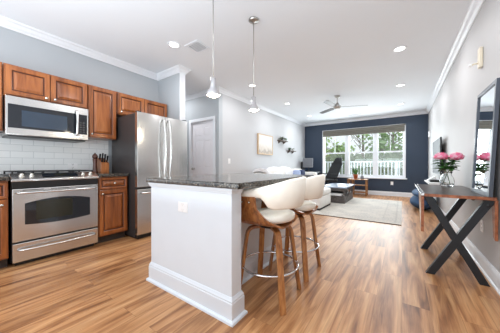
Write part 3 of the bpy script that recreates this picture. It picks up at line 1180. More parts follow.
MB().prism([(.630, TY0 + .004, .736), (.630, TY0 + .09, .736), (.630, TY0 + .05, .42), (.630, TY0 + .004, .40)], (.020, 0, 0)).build('side_plank', M['table_edge'], ct, bevel=.002)
for yy in (2.69, 3.44):
    for (a, b, dz) in (((.218, 0), (.615, .735), 0), ((.582, 0), (.20, .735), .0)):
        mb = MB()
        d = Vector((b[0] - a[0], b[1] - a[1])).normalized()
        w = .029 / abs(d.y)
        o_ = 0 if a[0] < .4 else .001
        mb.prism([(a[0] - w, yy - .022 + o_, a[1]), (a[0] + w, yy - .022 + o_, a[1]), (b[0] + w, yy - .022 + o_, b[1]), (b[0] - w, yy - .022 + o_, b[1])], (0, .044, 0))
        mb.build('leg', M['black_steel'], ct, bevel=.002)
for yy in (2.68, 3.17):
    mb = MB().tube([(.60, yy, .735), (.60, yy, .715)], .006, 8)
    mb.lathe((.60, yy, .685), [(0, -.022), (.014, -.014), (.018, 0), (.012, .018), (.006, .032)], 12)
    mb.build('hanging_latch', M['black'], ct)

# mirror leaning on the wall, standing on the table
mr = thing('mirror', 'tall grey-framed mirror standing on the table, leaning against the right wall', 'mirror', (.6, 2.9, .763))
y0, y1, z0, z1 = 2.62, 3.185, .764, 1.742
mxf = lambda z: .587 + (z - z0) / (z1 - z0) * .044


def mir(mb, ya, yb, za, zb, d0, d1):
    p = []
    for z in (za, zb):
        for (y, d) in ((ya, d0), (yb, d0), (yb, d1), (ya, d1)):
            p.append((mxf(z) + d, y, z))
    mb.add(p, [(0, 1, 2, 3), (7, 6, 5, 4), (0, 4, 5, 1), (1, 5, 6, 2), (2, 6, 7, 3), (3, 7, 4, 0)])


fm = MB()
fw = .032
mir(fm, y0, y0 + fw, z0, z1, 0, .026)
mir(fm, y1 - fw, y1, z0, z1, 0, .026)
mir(fm, y0 + fw, y1 - fw, z0, z0 + fw, 0, .026)
mir(fm, y0 + fw, y1 - fw, z1 - fw, z1, 0, .026)
fm.build('frame', M['mirror_frame'], mr, bevel=.002)
gm = MB()
mir(gm, y0 + fw - .003, y1 - fw + .003, z0 + fw - .003, z1 - fw + .003, .010, .016)
gm.build('mirror_glass', M['mirror'], mr)

# vase with peonies
VX, VY = .472, 3.76
vz = .763
va = thing('flower_vase', 'clear glass vase holding pink peonies on the dark table', 'vase', (VX, VY, vz))
VS = [(.058, 0), (.068, .02), (.074, .06), (.066, .10), (.048, .135), (.044, .155), (.056, .18)]
prof = VS + [(r - .004, z) for r, z in VS[::-1]][:-1] + [(.052, .012)]
MB().lathe((VX, VY, vz), [(0, 0)] + prof + [(0, .012)], 28, cap=False).build('vase_body', M['vase'], va)
fl = [((-.062, -.03, .375), .080), ((.075, -.09, .37), .076)]
for i, ((dx, dy_, dz), r) in enumerate(fl):
    c = Vector((VX + dx, VY + dy_, vz + dz))
    sp = [(VX - dx * .5, VY - dy_ * .4, vz + .02), (VX, VY, vz + .16), (VX + dx * .7, VY + dy_ * .7, vz + dz * .75), tuple(c)]
    st = MB().tube(sp, .004, 6).build('stem', M['stem'], va)
    # petals: cupped patches in rings
    rnd = random.Random(i)
    mb = MB()
    mb.blob(c + Vector((0, 0, r * .05)), (r * .62, r * .62, r * .55), 0, 3, i, .12)
    for ring, (n, rad, top, bot, wd) in enumerate([(5, .30, .72, .1, .42), (7, .55, .66, -.1, .50), (8, .78, .50, -.3, .52), (9, .98, .24, -.45, .55)]):
        for k in range(n):
            a = 2 * PI * (k + .5 * (ring % 2)) / n + rnd.uniform(-.15, .15)
            rows = []
            for u in range(6):
                uu = u / 5
                row = []
                for v in range(5):
                    vv = -1 + v / 2
                    wid = wd * r * math.sin(PI * min(1, .22 + uu * .6)) * vv
                    out = r * (.15 + (rad - .15) * math.sin(uu * PI / 2 * 1.15)) * (1 - .16 * vv * vv)
                    up = r * (bot + (top - bot) * (1 - math.cos(uu * PI / 2))) + .05 * r * math.sin(4 * vv + k) * uu - (.12 * r * vv * vv * uu)
                    row.append((c.x + math.cos(a) * out - math.sin(a) * wid, c.y + math.sin(a) * out + math.cos(a) * wid, c.z + up))
                rows.append(row)
            mb.grid(rows, mi=(ring + k) % 2)
    mb.build('bloom', [M['pink'], M['pink_l']], va, fix=False)


def leaf(mb, base, direction, length, width, droop=.3, mi=0):
    base = Vector(base)
    d = Vector(direction).normalized()
    s = d.cross(Vector((0, 0, 1)))
    s = s.normalized() if s.length > .01 else Vector((1, 0, 0))
    rows = []
    for i in range(6):
        t_ = i / 5
        c = base + d * length * t_ + Vector((0, 0, -droop * length * t_ * t_))
        w = width * math.sin(PI * min(.97, .08 + t_ * .92)) / 2
        rows.append([tuple(c - s * w + Vector((0, 0, w * .3))), tuple(c), tuple(c + s * w + Vector((0, 0, w * .3)))])
    mb.grid(rows, mi)
    return mb


mb = MB()
rnd = random.Random(7)
for i in range(60):
    a = rnd.uniform(0, 2 * PI)
    h = rnd.uniform(.20, .34)
    rr = rnd.uniform(.0, .05)
    leaf(mb, (VX + rr * math.cos(a), VY + rr * math.sin(a) - .02, vz + h), (math.cos(a), math.sin(a), rnd.uniform(-.1, .6)), rnd.uniform(.07, .13), .075, .25)
mb.build('leaves', M['leaf'], va, fix=False)

# ---------------------------------------------------------------- right wall items
tv = thing('television', 'large black television mounted on the right wall past the table', 'television', (.6, 5.95, 1.2))
MB().box(.575, .60, 5.36, 6.58, .85, 1.56).build('screen_panel', M['black'], tv, bevel=.003)
MB().box(.5738, .575, 5.375, 6.565, .868, 1.548).build('screen', M['tv'], tv)
MB().box(.60, XR - .001, 5.75, 6.2, 1.05, 1.35).build('wall_bracket', M['black'], tv)
sf = thing('wall_shelf', 'white floating shelf on the right wall under the television', 'shelf', (.5, 6.0, .68))
MB().box(.42, XR, 5.45, 6.5, .66, .69).build('shelf_board', M['plastic'], sf, bevel=.003)
for yy in (5.6, 6.3):
    MB().box(.60, XR, yy, yy + .04, .58, .66).build('bracket', M['plastic'], sf)
tag(MB().box(.46, .60, 5.7, 6.0, .691, .735).build('media_box', M['black'], bevel=.004), 'small black media box on the white shelf under the television', 'media box')
mb = MB()
mb.prism([(.44, 6.1, .691), (.60, 6.1, .691), (.60, 6.1, .76), (.58, 6.1, .80)], (0, .3, 0))
tag(mb.build('paper_stack', M['plastic'], bevel=.002), 'slanted white papers on the shelf below the television', 'papers')

sn = thing('wall_sensor', 'small ivory sensor box with projecting arm high on the right wall', 'sensor', (XR, 3.2, 2.1))
MB().box(XR - .028, XR, 3.13, 3.20, 2.02, 2.22).build('housing', M['ivory'], sn, bevel=.006)
MB().tube([(XR - .028, 3.17, 2.07), (XR - .05, 3.18, 2.075), (XR - .07, 3.19, 2.07)], .009, 8).build('arm', M['ivory'], sn)
MB().lathe((XR - .08, 3.195, 2.07), [(0, -.018), (.013, -.013), (.018, 0), (.013, .013), (0, .018)], 14).build('sensor_head', M['plastic'], sn)
al = thing('thermostat', 'tiny white box on the right wall at the navy corner', 'thermostat', (XR, 8.2, 1.95))
MB().box(XR - .04, XR, 8.14, 8.28, 1.86, 2.02).build('housing', M['plastic'], al, bevel=.006)
MB().lathe((XR - .04, 8.21, 1.94), [(.02, 0), (.018, -.008), (0, -.01)], 12, axis='x').build('dial', M['steel_d'], al)

# ---------------------------------------------------------------- left wall items
pc = thing('framed_canvas', 'pale landscape canvas in light oak frame on the left wall', 'picture', (XL, 5.55, 1.6))
y0, y1, z0, z1 = 5.14, 5.97, 1.345, 1.93
MB().box(XL, XL + .04, y0, y0 + .02, z0, z1).box(XL, XL + .04, y1 - .02, y1, z0, z1).box(XL, XL + .04, y0 + .02, y1 - .02, z0, z0 + .02).box(XL, XL + .04, y0 + .02, y1 - .02, z1 - .02, z1).build('frame', M['frame_wood'], pc)
t = NT('pale_canvas')
tc = t.n('ShaderNodeTexCoord')
sep = t.n('ShaderNodeSeparateXYZ')
t.l(tc.outputs['Object'], sep.inputs[0])
nz = t.n('ShaderNodeTexNoise')
nz.inputs['Scale'].default_value = 9
nz.inputs['Detail'].default_value = 5
t.l(tc.outputs['Object'], nz.inputs['Vector'])
ad = t.n('ShaderNodeMath', operation='MULTIPLY_ADD')
ad.inputs[1].default_value = .25
t.l(nz.outputs['Fac'], ad.inputs[0])
t.l(sep.outputs['Z'], ad.inputs[2])
mr_ = t.n('ShaderNodeMapRange')
mr_.inputs['From Min'].default_value = -.2
mr_.inputs['From Max'].default_value = .4
t.l(ad.outputs[0], mr_.inputs['Value'])
t.l(t.ramp(mr_.outputs['Result'], [(0.0, lin((186, 158, 126))), (.14, lin((200, 180, 156))), (.24, lin((160, 148, 136))), (.38, lin((206, 196, 184))), (.7, lin((222, 218, 212)))]), t.b.inputs['Base Color'])
M['canvas'] = t.m
MB().box(XL + .01, XL + .032, y0 + .02, y1 - .02, z0 + .02, z1 - .02).build('canvas', M['canvas'], pc)

G = 'floating shelves on the left wall'
for i, (sy, sz, lb) in enumerate([(6.60, 1.84, 'upper small dark floating shelf right of the canvas'), (7.30, 1.545, 'lower small dark floating shelf right of the canvas')]):
    s_ = thing('floating_shelf', lb, 'shelf', (XL, sy, sz), G)
    MB().box(XL, XL + .14, sy - .26, sy + .26, sz - .015, sz + .01).build('shelf_board', M['shelf_wood'], s_, bevel=.002)
    for q in (-.18, .18):
        MB().prism([(XL, sy + q - .01, sz - .015), (XL + .10, sy + q - .01, sz - .015), (XL, sy + q - .01, sz - .09)], (0, .02, 0)).build('bracket', M['shelf_wood'], s_)
pl_spots = [(6.50, 1.85, 11, .11, .18, 'pale leafy plant on the left end of the upper shelf', 'sage'),
            (6.76, 1.85, 12, .08, .10, 'low green plant on the right end of the upper shelf', 'leaf'),
            (7.10, 1.555, 13, .07, .12, 'small dark green plant on the left of the lower shelf', 'leaf'),
            (7.42, 1.555, 14, .09, .08, 'low sage plant on the right of the lower shelf', 'sage')]
for (py, pz, sd, rr, hh, lb, mt) in pl_spots:
    p_ = thing('shelf_plant', lb, 'plant', (XL + .075, py, pz), 'plants on the floating shelves')
    MB().lathe((XL + .075, py, pz), [(.032, 0), (.045, .06), (.042, .062), (.0, .055)], 16).build('pot', M['basket'] if sd % 2 else M['plastic'], p_)
    mb = MB()
    rnd = random.Random(sd)
    for i in range(46):
        a = rnd.uniform(0, 2 * PI)
        ca = math.cos(a)
        leaf(mb, (XL + .075, py, pz + .055), (max(-.45, ca) * .6, math.sin(a), rnd.uniform(.1, 1.3)), rnd.uniform(.6, 1.1) * (rr + hh) * .55, .04, .5)
    mb.build('leaves', M[mt], p_, fix=False)

# ---------------------------------------------------------------- living area
RC = (-1.23, 6.03)
rug = MB().box(RC[0] - 1.22, RC[0] + 1.22, RC[1] - 1.5, RC[1] + 1.5, .004, .014, 0)
rug.box(RC[0] - 1.22, RC[0] + 1.22, RC[1] - 1.503, RC[1] - 1.5, .0, .012, 1).box(RC[0] - 1.2, RC[0] + 1.2, RC[1] - 1.48, RC[1] + 1.48, .0, .004, 1)
tag(rug.build('area_rug', [M['rug'], M['rug_back']], origin=(RC[0], RC[1], 0)), 'cream and grey distressed area rug on the wood floor', 'rug')


def cushion(mb, x0, x1, y0, y1, z0, z1, puff=.25, mi=0, n=8):
    """soft pillow block"""
    def sup(t_):
        return math.copysign(abs(t_) ** .6, t_)
    cx, cy, cz = (x0 + x1) / 2, (y0 + y1) / 2, (z0 + z1) / 2
    hx, hy, hz = (x1 - x0) / 2, (y1 - y0) / 2, (z1 - z0) / 2
    rows = []
    for i in range(13):
        ph = -PI / 2 + PI * i / 12
        r = []
        for k in range(28):
            a = 2 * PI * k / 28
            e = puff
            cp_ = math.copysign(abs(math.cos(ph)) ** e, math.cos(ph)); sp_ = math.copysign(abs(math.sin(ph)) ** (e + .1), math.sin(ph))
            ca = math.copysign(abs(math.cos(a)) ** e, math.cos(a)); sa = math.copysign(abs(math.sin(a)) ** e, math.sin(a))
            r.append((cx + hx * cp_ * ca, cy + hy * cp_ * sa, cz + hz * sp_))
        rows.append(r)
    mb.grid(rows, mi, closed_u=True)
    return mb


sofa = thing('sofa', 'white fabric sofa along the left wall behind the island', 'sofa', (-2.9, 6.1, 0))
SY0, SY1 = 4.75, 7.62
cushion(MB(), -3.30, -2.40, SY0, SY1, .06, .32, .15).build('base', M['upholstery'], sofa)
cushion(MB(), -3.30, -3.05, SY0, SY1, .30, .84, .2).build('back', M['upholstery'], sofa)
cushion(MB(), -3.2, -2.42, SY0, SY0 + .22, .30, .62, .25).build('arm', M['upholstery'], sofa)
cushion(MB(), -3.2, -2.42, SY1 - .22, SY1, .30, .80, .25).build('arm', M['upholstery'], sofa)
for k in range(3):
    a = SY0 + .23 + k * .805
    cushion(MB(), -3.08, -2.40, a, a + .80, .31, .47, .22).build('seat_cushion', M['upholstery'], sofa)
    cushion(MB(), -3.10, -2.85, a + .02, a + .78, .46, .92, .35).build('back_cushion', M['upholstery'], sofa)
for x in (-3.2, -2.5):
    for y in (SY0 + .1, SY1 - .1):
        MB().box(x - .03, x + .03, y - .03, y + .03, 0, .07).build('foot', M['dark_gap'], sofa)

ot = thing('ottoman', 'large square white ottoman on the rug before the coffee table', 'ottoman', (-1.95, 5.36, .014))
cushion(MB(), -2.38, -1.50, 4.88, 5.82, .045, .32, .12).build('base', M['upholstery'], ot)
cushion(MB(), -2.38, -1.49, 4.87, 5.83, .31, .465, .2).build('top_cushion', M['upholstery'], ot)
mb = MB()
mb.box(-2.34, -1.52, 4.90, 5.80, .014, .05)
mb.build('plinth', M['dark_gap'], ot)

mb = cushion(MB(), -2.86, -2.70, 6.85, 7.2, .475, .885, .45)
tag(mb.build('throw_pillow', M['navy_fabric']), 'navy throw pillow at the far end of the white sofa', 'pillow')
mb = cushion(MB(), -2.86, -2.70, 6.42, 6.82, .475, .885, .45)
tag(mb.build('throw_pillow', M['blue_fabric']), 'light blue patterned throw pillow on the white sofa', 'pillow')
# blankets, draped over the back
for (ya, yb, mt, lb, sd) in ((4.9, 5.75, 'white_blanket', 'rumpled white blanket over the near end of the sofa back', 3), (5.9, 6.5, 'white_blanket', 'rumpled white throw over the middle of the sofa back', 5)):
    rows = []
    rnd = random.Random(sd)
    for i in range(15):
        s = i / 14
        yy = ya + (yb - ya) * s
        hgt = .93 + .045 * math.sin(5 * s + sd) + .015 * math.sin(17 * s)
        rows.append([(-3.325, yy, .55), (-3.325, yy, hgt - .07), (-3.26, yy, hgt - .01), (-3.10, yy, hgt + .02), (-2.93, yy, hgt), (-2.84, yy, hgt - .08), (-2.82, yy, .58), (-2.86, yy, .58), (-2.90, yy, hgt - .09), (-3.2, yy, hgt - .05), (-3.305, yy, hgt - .1), (-3.305, yy, .55)])
    mb = MB().grid(rows, closed_u=True)
    mb.add(rows[0], [tuple(range(12))]); mb.add(rows[-1], [tuple(range(12))[::-1]])
    tag(mb.build('blanket', M[mt]), lb, 'blanket')

cf = thing('coffee_table', 'grey-brown lift-top coffee table with open shelf beside the ottoman', 'coffee table', (-1.54, 6.74, .014))
CX0, CX1, CY0, CY1 = -1.80, -1.245, 6.16, 7.30
z0 = .014
mb = MB()
mb.box(CX0, CX1, CY0, CY1, z0, .06)                      # plinth
mb.box(CX0, CX1, CY0, CY1, .06, .20)
mb.box(CX0, CX0 + .04, CY0, CY1, .20, .42).box(CX1 - .04, CX1, CY0, CY0 + .05, .20, .42).box(CX1 - .04, CX1, CY1 - .05, CY1, .20, .42)
mb.box(CX0 + .04, CX1 - .04, CY0 + .35, CY0 + .37, .20, .42)
mb.box(CX0, CX1, CY0, CY1, .34, .42)
mb.box(CX0 + .04, CX1 - .08, CY0 + .37, CY1 - .37, .20, .34)
mb.build('body', M['rustic'], cf, bevel=.003)
MB().box(CX0 - .07, CX1 + .05, CY0 - .05, CY1 + .05, .42, .455).build('tabletop', M['rustic_top'], cf, bevel=.004)
for s in (0, 1):
    a, b = (CY0 + .05, CY1 - .05) if s else (CY1 - .05, CY0 + .05)
    MB().bar((CX1 + .002, a, .07), (CX1 + .002, b, .41), .03, .02, (1, 0, 0)).build('cross_brace', M['rustic'], cf)
tag(MB().box(-1.72, -1.33, 6.20, 6.46, .201, .265).build('storage_tray', M['plastic'], bevel=.01), 'white tray inside the open shelf of the coffee table', 'tray')

bt = thing('side_table', 'small bamboo side table under the window', 'side table', (-1.26, 8.35, 0))
BX0, BX1, BY0, BY1 = -1.58, -.96, 8.15, 8.50
MB().box(BX0, BX1, BY0, BY1, .535, .56).build('tabletop', M['bamboo'], bt, bevel=.003)
MB().box(BX0 + .16, BX1 - .02, BY0 + .02, BY1 - .02, .34, .36).build('shelf', M['bamboo'], bt, bevel=.003)
MB().box(BX0 + .16, BX1 - .02, BY0 + .02, BY1 - .02, .10, .12).build('shelf', M['bamboo'], bt, bevel=.003)
for x in (BX0 + .01, BX0 + .15, BX1 - .05):
    for y in (BY0 + .01, BY1 - .05):
        MB().box(x, x + .04, y, y + .04, 0, .535).build('leg', M['bamboo'], bt, bevel=.003)
pp = thing('potted_plant', 'upright green plant in terracotta pot on the bamboo table', 'plant', (-1.33, 8.3, .56))
MB().lathe((-1.33, 8.3, .56), [(.055, 0), (.075, .13), (.085, .13), (.085, .155), (.072, .155), (.068, .13), (0, .13)], 20).build('pot', M['terracotta'], pp)
mb = MB()
rnd = random.Random(2)
for i in range(12):
    a = rnd.uniform(0, 2 * PI)
    leaf(mb, (-1.33 + .03 * math.cos(a), 8.3 + .03 * math.sin(a), .68), (math.cos(a) * .35 - .12, math.sin(a) * .35, 1), rnd.uniform(.16, .36), .07, -.0)
mb.build('leaves', M['leaf'], pp, fix=False)
jr = thing('ceramic_jar', 'small grey jar beside the potted plant on the bamboo table', 'jar', (-1.13, 8.32, .56))
MB().lathe((-1.13, 8.32, .56), [(.045, 0), (.055, .04), (.05, .09), (.035, .11)], 18).build('jar_body', M['grey_fabric'], jr)
MB().lathe((-1.13, 8.32, .56), [(.037, .11), (.037, .12), (.008, .13), (.012, .145), (0, .15)], 18).build('lid', M['monitor'], jr)

# desk, monitor, office chair
dk = thing('desk', 'dark desk behind the sofa in the far left corner', 'desk', (-2.9, 8.3, 0))
MB().box(-3.30, -2.66, 7.95, 8.72, .75, .78).build('desktop', M['black_steel'], dk, bevel=.003)
for x in (-3.27, -2.72):
    for y in (7.98, 8.65):
        MB().box(x, x + .04, y, y + .04, 0, .75).build('leg', M['black_steel'], dk)
mo = thing('computer_monitor', 'grey computer monitor on the desk behind the sofa', 'monitor', (-3.05, 8.35, .78))
MB().box(-3.23, -2.84, 8.30, 8.335, .95, 1.31).build('panel', M['monitor'], mo, bevel=.008)
MB().box(-3.215, -2.855, 8.2985, 8.30, .975, 1.295).build('screen', M['grey_fabric'], mo)
MB().lathe((-3.02, 8.36, .78), [(.10, 0), (.10, .012), (.02, .018), (.02, .20)], 20).build('stand', M['black'], mo)
m2 = thing('computer_tower', 'dark computer tower left of the grey monitor', 'computer', (-3.31, 8.5, .78))
MB().box(-3.325, -3.265, 8.30, 8.65, .781, 1.17).build('case', M['office'], m2, bevel=.004)

oc = thing('office_chair', 'black high-back office chair turned to the desk before the window', 'office chair', (-2.2, 8.1, 0))
ox, oy = -2.2, 8.1
# five-star base
mb = MB()
for k in range(5):
    a = 2 * PI * k / 5 + .3
    mb.bar((ox, oy, .11), (ox + .28 * math.cos(a), oy + .28 * math.sin(a), .08), .035, .03)
mb.build('star_base', M['black'], oc)
for k in range(5):
    a = 2 * PI * k / 5 + .3
    MB().lathe((ox + .28 * math.cos(a), oy + .28 * math.sin(a) - .02, .03), [(.02, 0), (.03, .005), (.03, .035), (.02, .04)], 12, axis='y').build('caster', M['black'], oc)
MB().tube([(ox, oy, .1), (ox, oy, .44)], .028, 12).build('gas_post', M['steel_d'], oc)
cushion(MB(), ox - .27, ox + .24, oy - .25, oy + .25, .44, .54, .3).build('seat', M['office'], oc)
# back: tall, tilted away (+x), with narrower headrest
rows = []
for i in range(15):
    s = i / 14
    z = .54 + .78 * s
    xc = ox + .14 + .40 * s + .03 * math.sin(PI * s)
    wy = .30 * (1 - .2 * s) if s < .72 else .27 * (.82 - .25) + .05 * math.cos((s - .72) * 8)
    wy = max(.12, wy)
    if i in (0, 14):
        wy *= .8
    th = .045 if s < .72 else .065
    ring = []
    for k in range(16):
        a = 2 * PI * k / 16
        yy = wy * math.copysign(abs(math.cos(a)) ** .6, math.cos(a))
        xx = th * math.copysign(abs(math.sin(a)) ** .7, math.sin(a)) - .05 * (yy / wy) ** 2
        ring.append((xc + xx, oy + yy, z))
    rows.append(ring)
mb = MB().grid(rows, closed_u=True)
mb.add(rows[0], [tuple(range(16))]); mb.add(rows[-1], [tuple(range(16))[::-1]])
mb.build('backrest', M['office'], oc)
for s in (-1, 1):
    mb = MB().tube([(ox + .1, oy + s * .24, .50), (ox + .12, oy + s * .29, .54), (ox + .10, oy + s * .30, .70)], .015, 8)
    mb.bar((ox - .18, oy + s * .30, .72), (ox + .16, oy + s * .30, .72), .07, .03)
    mb.build('armrest', M['office'], oc)

oc.rotation_euler.z = math.radians(56)

# navy bean bag poufs behind the table
pf = thing('floor_pouf', 'slumped navy floor pouf against the right wall behind the table', 'pouf', (.4, 6.6, 0))
mb = MB().blob((.395, 6.62, .19), (.25, .52, .19), 0, 4, 3, .10)
mb.build('lower_cushion', M['pouf'], pf)
mb = MB().blob((.41, 6.55, .36), (.22, .44, .13), 0, 4, 8, .12)
mb.build('upper_cushion', M['pouf'], pf)

# ---------------------------------------------------------------- ceiling fixtures
place = ['above the range side of the kitchen', 'behind the farther pendant', 'third from the camera in the left row', 'nearest the navy wall in the left row',
         'nearest in the right row', 'middle of the right row', 'nearest the navy wall in the right row']
for i, (x, y) in enumerate(CANS[:7]):
    t_ = thing('recessed_light', 'round recessed ceiling light, ' + place[i], 'ceiling light', (x, y, CEIL), 'recessed ceiling lights')
    MB().lathe((x, y, CEIL), [(.088, 0), (.088, -.006), (.070, -.012), (.062, -.004), (.062, -.0005)], 28, cap=False).build('trim_ring', M['white_trim'], t_)
    MB().lathe((x, y, CEIL), [(.062, -.004), (0, -.004)], 28, cap=False).build('lens', M['glow'], t_)


def vent(name, label, x0, x1, y0, y1, n, along='x'):
    t_ = thing(name, label, 'air vent', ((x0 + x1) / 2, (y0 + y1) / 2, CEIL), 'ceiling air vents')
    z = CEIL
    b = .025
    MB().box(x0, x1, y0, y0 + b, z - .01, z).box(x0, x1, y1 - b, y1, z - .01, z).box(x0, x0 + b, y0 + b, y1 - b, z - .01, z).box(x1 - b, x1, y0 + b, y1 - b, z - .01, z).build('frame', M['white_trim'], t_, bevel=.002)
    MB().box(x0 + b, x1 - b, y0 + b, y1 - b, z - .003, z - .001).build('backing', M['vent_dark'], t_)
    mb = MB()
    for i in range(n):
        yy = y0 + b + (y1 - y0 - 2 * b) * (i + .5) / n
        mb.bar((x0 + b, yy, z - .007), (x1 - b, yy, z - .007), .010, .002, (0, .5, .8))
    mb.build('louvers', M['white_trim'], t_)


vent('ceiling_vent', 'square white air vent beside the near pendant cord', -2.56, -2.30, 2.03, 2.29, 7)
vent('ceiling_vent', 'slim white air vent on the ceiling near the navy wall', -1.53, -1.11, 8.0, 8.13, 3)


def pendant(x, y, label):
    t_ = thing('pendant_light', label, 'pendant light', (x, y, CEIL), 'pendants above the island')
    MB().lathe((x, y, CEIL), [(.062, 0), (.062, -.012), (.045, -.024), (.012, -.030), (.008, -.045)], 24).build('canopy', M['nickel'], t_)
    MB().tube([(x, y, CEIL - .04), (x, y, 1.84)], .0045, 8).build('cord', M['nickel'], t_)
    b = 1.672
    s_ = [(.006, .178), (.010, .165), (.025, .160), (.026, .105), (.029, .100), (.030, .080), (.040, .060), (.060, .030), (.069, .010), (.069, 0), (.065, 0), (.064, .010), (.055, .030), (.036, .058), (.020, .080)]
    MB().lathe((x, y, b), s_, 28, cap=False).build('shade', M['chrome'], t_)
    MB().lathe((x, y, b + .004), [(.060, .012), (.05, .0), (.03, -.004), (0, -.005)], 20, cap=False).build('bulb', M['bulb'], t_)
    d = bpy.data.lights.new('pendant_lamp', 'POINT')
    d.energy = 5
    d.color = (1, .88, .68)
    d.shadow_soft_size = .04
    lo = bpy.data.objects.new('pendant_lamp', d)
    COL.objects.link(lo)
    lo.location = (x, y, b - .03)


pendant(-1.44, 1.468, 'chrome bell pendant hanging above the near end of the island')
pendant(-1.44, 2.14, 'chrome bell pendant hanging above the far end of the island')

fx_, fy_ = -1.325, 5.66
fan = thing('ceiling_fan', 'three-blade silver ceiling fan in the living area', 'ceiling fan', (fx_, fy_, CEIL))
MB().lathe((fx_, fy_, CEIL), [(.065, 0), (.062, -.02), (.045, -.045), (.018, -.055)], 24).build('canopy', M['nickel'], fan)
MB().tube([(fx_, fy_, CEIL - .05), (fx_, fy_, 2.56)], .012, 10).build('downrod', M['nickel'], fan)
MB().lathe((fx_, fy_, 2.46), [(0, -.045), (.05, -.042), (.075, -.03), (.078, -.005), (.09, 0), (.09, .035), (.05, .06), (.03, .10), (.02, .11)], 24).build('motor_housing', M['nickel'], fan)
for k in range(3):
    a = math.radians(22 + 120 * k)
    ca, sa = math.cos(a), math.sin(a)
    mb = MB()
    rows = []
    for (r, w0, w1) in [(.08, -.02, .02), (.13, -.03, .03), (.18, -.055, .05), (.45, -.062, .055), (.66, -.055, .045), (.685, -.035, .025)]:
        row = []
        for (w, dz) in ((w0, 0), (w1, 0), (w1, -.008), (w0, -.008)):
            zz = 2.475 + dz + w * .22
            row.append((fx_ + ca * r - sa * w, fy_ + sa * r + ca * w, zz))
        rows.append(row)
    mb.grid(rows, closed_u=True, sm=False)
    mb.add(rows[0], [(0, 1, 2, 3)]); mb.add(rows[-1], [(3, 2, 1, 0)])
    mb.build('blade', M['fan_blade'], fan)

# ---------------------------------------------------------------- outside
GZ = -0.35
struct(MB().box(-60, 60, 8.95, 90, GZ - .1, GZ), 'ground', M['lawn'])
struct(MB().box(-8, 5, YF + .12, 10.55, GZ, -.05), 'balcony_floor', M['deck'])
RY = 10.45
rl = thing('balcony_railing', 'white balcony railing with square balusters outside the window', 'railing', (-1.5, RY, -.05))
MB().box(-7, 4, RY - .045, RY + .045, 1.16, 1.21).build('top_rail', M['white_trim'], rl, bevel=.005)
MB().box(-7, 4, RY - .03, RY + .03, .05, .10).build('bottom_rail', M['white_trim'], rl, bevel=.005)
b0 = MB().box(-5.6 - .02, -5.6 + .02, RY - .02, RY + .02, .10, 1.16).build('baluster', M['white_trim'], rl)
x = -5.6
cnt = 0
while x < .6:
    x += .125
    cnt += 1
    c = b0.copy()
    COL.objects.link(c)
    c.parent = rl
    c.location = (x + 5.6, 0, 0)
for x in (-5.75, -3.9, -2.05, -.2, 1.65):
    MB().box(x - .05, x + .05, RY - .05, RY + .05, -.05, 1.20).build('post', M['white_trim'], rl, bevel=.004)


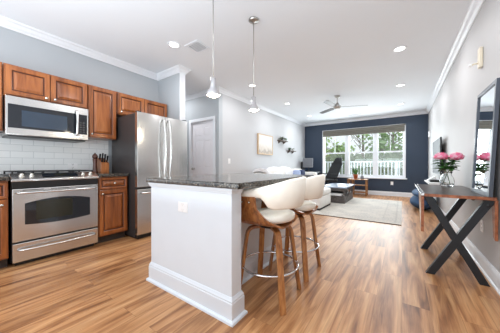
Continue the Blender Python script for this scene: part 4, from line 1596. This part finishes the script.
def tree(x, y, h, cr, ch, z0, mat, seed, label, n=650, bare=False):
    t_ = thing('tree', label, 'tree', (x, y, z0), 'trees beyond the balcony')
    rnd = random.Random(seed)
    tr = MB().tube([(x, y, z0), (x + .1, y, z0 + h * .4), (x - .05, y, z0 + h * .95)], [.12 + h * .01, .10, .02], 8)
    for i in range(26 if bare else 12):
        a = rnd.uniform(0, 6.28)
        zb = z0 + h * rnd.uniform(.25, .85)
        L = cr * rnd.uniform(.5, 1.0)
        p0 = Vector((x, y, zb))
        p1 = p0 + Vector((math.cos(a) * L * .5, math.sin(a) * L * .5, L * .35))
        p2 = p0 + Vector((math.cos(a) * L, math.sin(a) * L, L * .9))
        tr.tube([p0, p1, p2], [.05, .03, .01], 6)
    tr.build('trunk', M['bark'], t_)
    mb = MB()
    clumps = [(rnd.uniform(-1, 1), rnd.uniform(-1, 1), rnd.uniform(-1, 1)) for _ in range(22)]
    for i in range(n):
        q = clumps[i % 22]
        p = Vector(q).normalized() * rnd.uniform(.35, .85) + Vector((rnd.gauss(0, .16), rnd.gauss(0, .16), rnd.gauss(0, .16)))
        c = Vector((x + p.x * cr, y + p.y * cr, z0 + h - ch + p.z * ch))
        s = cr * rnd.uniform(.05, .10)
        u = Vector((rnd.gauss(0, 1), rnd.gauss(0, 1), rnd.gauss(0, 1))).normalized()
        v = u.orthogonal().normalized()
        mb.add([c - u * s, c + v * s * .7, c + u * s, c - v * s * .7], [(0, 1, 2, 3)])
    mb.build('foliage', M[mat], t_, fix=False)


tree(-7.0, 21, 6.0, 1.9, 2.2, GZ, 'foliage', 1, 'leafy green tree at the left side of the window view')
tree(-4.6, 20, 3.4, 1.5, 1.0, GZ, 'foliage', 2, 'low bright green tree right of the leftmost tree')
tree(-3.4, 25, 8.5, 2.2, 2.6, GZ, 'foliage_d', 3, 'bare-branched tree in the middle of the window view', n=160, bare=True)
tree(-2.0, 30, 10, 2.3, 2.6, GZ, 'foliage', 4, 'thin sparsely leafed tree right of the bare tree', n=240, bare=True)
tree(-.62, 20, 5.2, 2.0, 2.1, GZ, 'foliage_d', 5, 'dense green tree behind the right window unit')
tree(2.4, 24.4, 6.9, 2.4, 2.8, GZ, 'foliage', 6, 'tall leafy tree at the right side of the window view')
hd_ = thing('hedge', 'clipped green hedge across the lawn behind the railing', 'hedge', (-2, 17, GZ))
mb = MB()
rnd = random.Random(9)
for i in range(26):
    mb.blob((-9 + i * .55, 17 + rnd.uniform(-.2, .2), GZ + 1.0), (.5, .5, 1.15 + rnd.uniform(-.1, .2)), 0, 2, i, .25)
mb.build('hedge_foliage', M['hedge'], hd_)
hs = thing('neighbour_house', 'pale brick house beyond the trees outside the window', 'house', (-14, 34, GZ))
MB().box(-19, -9.5, 34, 40, GZ, 3.4).build('wall', M['brick'], hs)
MB().prism([(-19.5, 33.6, 3.4), (-9.0, 33.6, 3.4), (-14.2, 33.6, 5.6)], (0, 6.8, 0)).build('roof', M['monitor'], hs)
for x in (-17.5, -14.5, -11.5):
    MB().box(x, x + 1.0, 33.95, 34.0, .6, 2.2).build('window', M['black_glass'], hs)
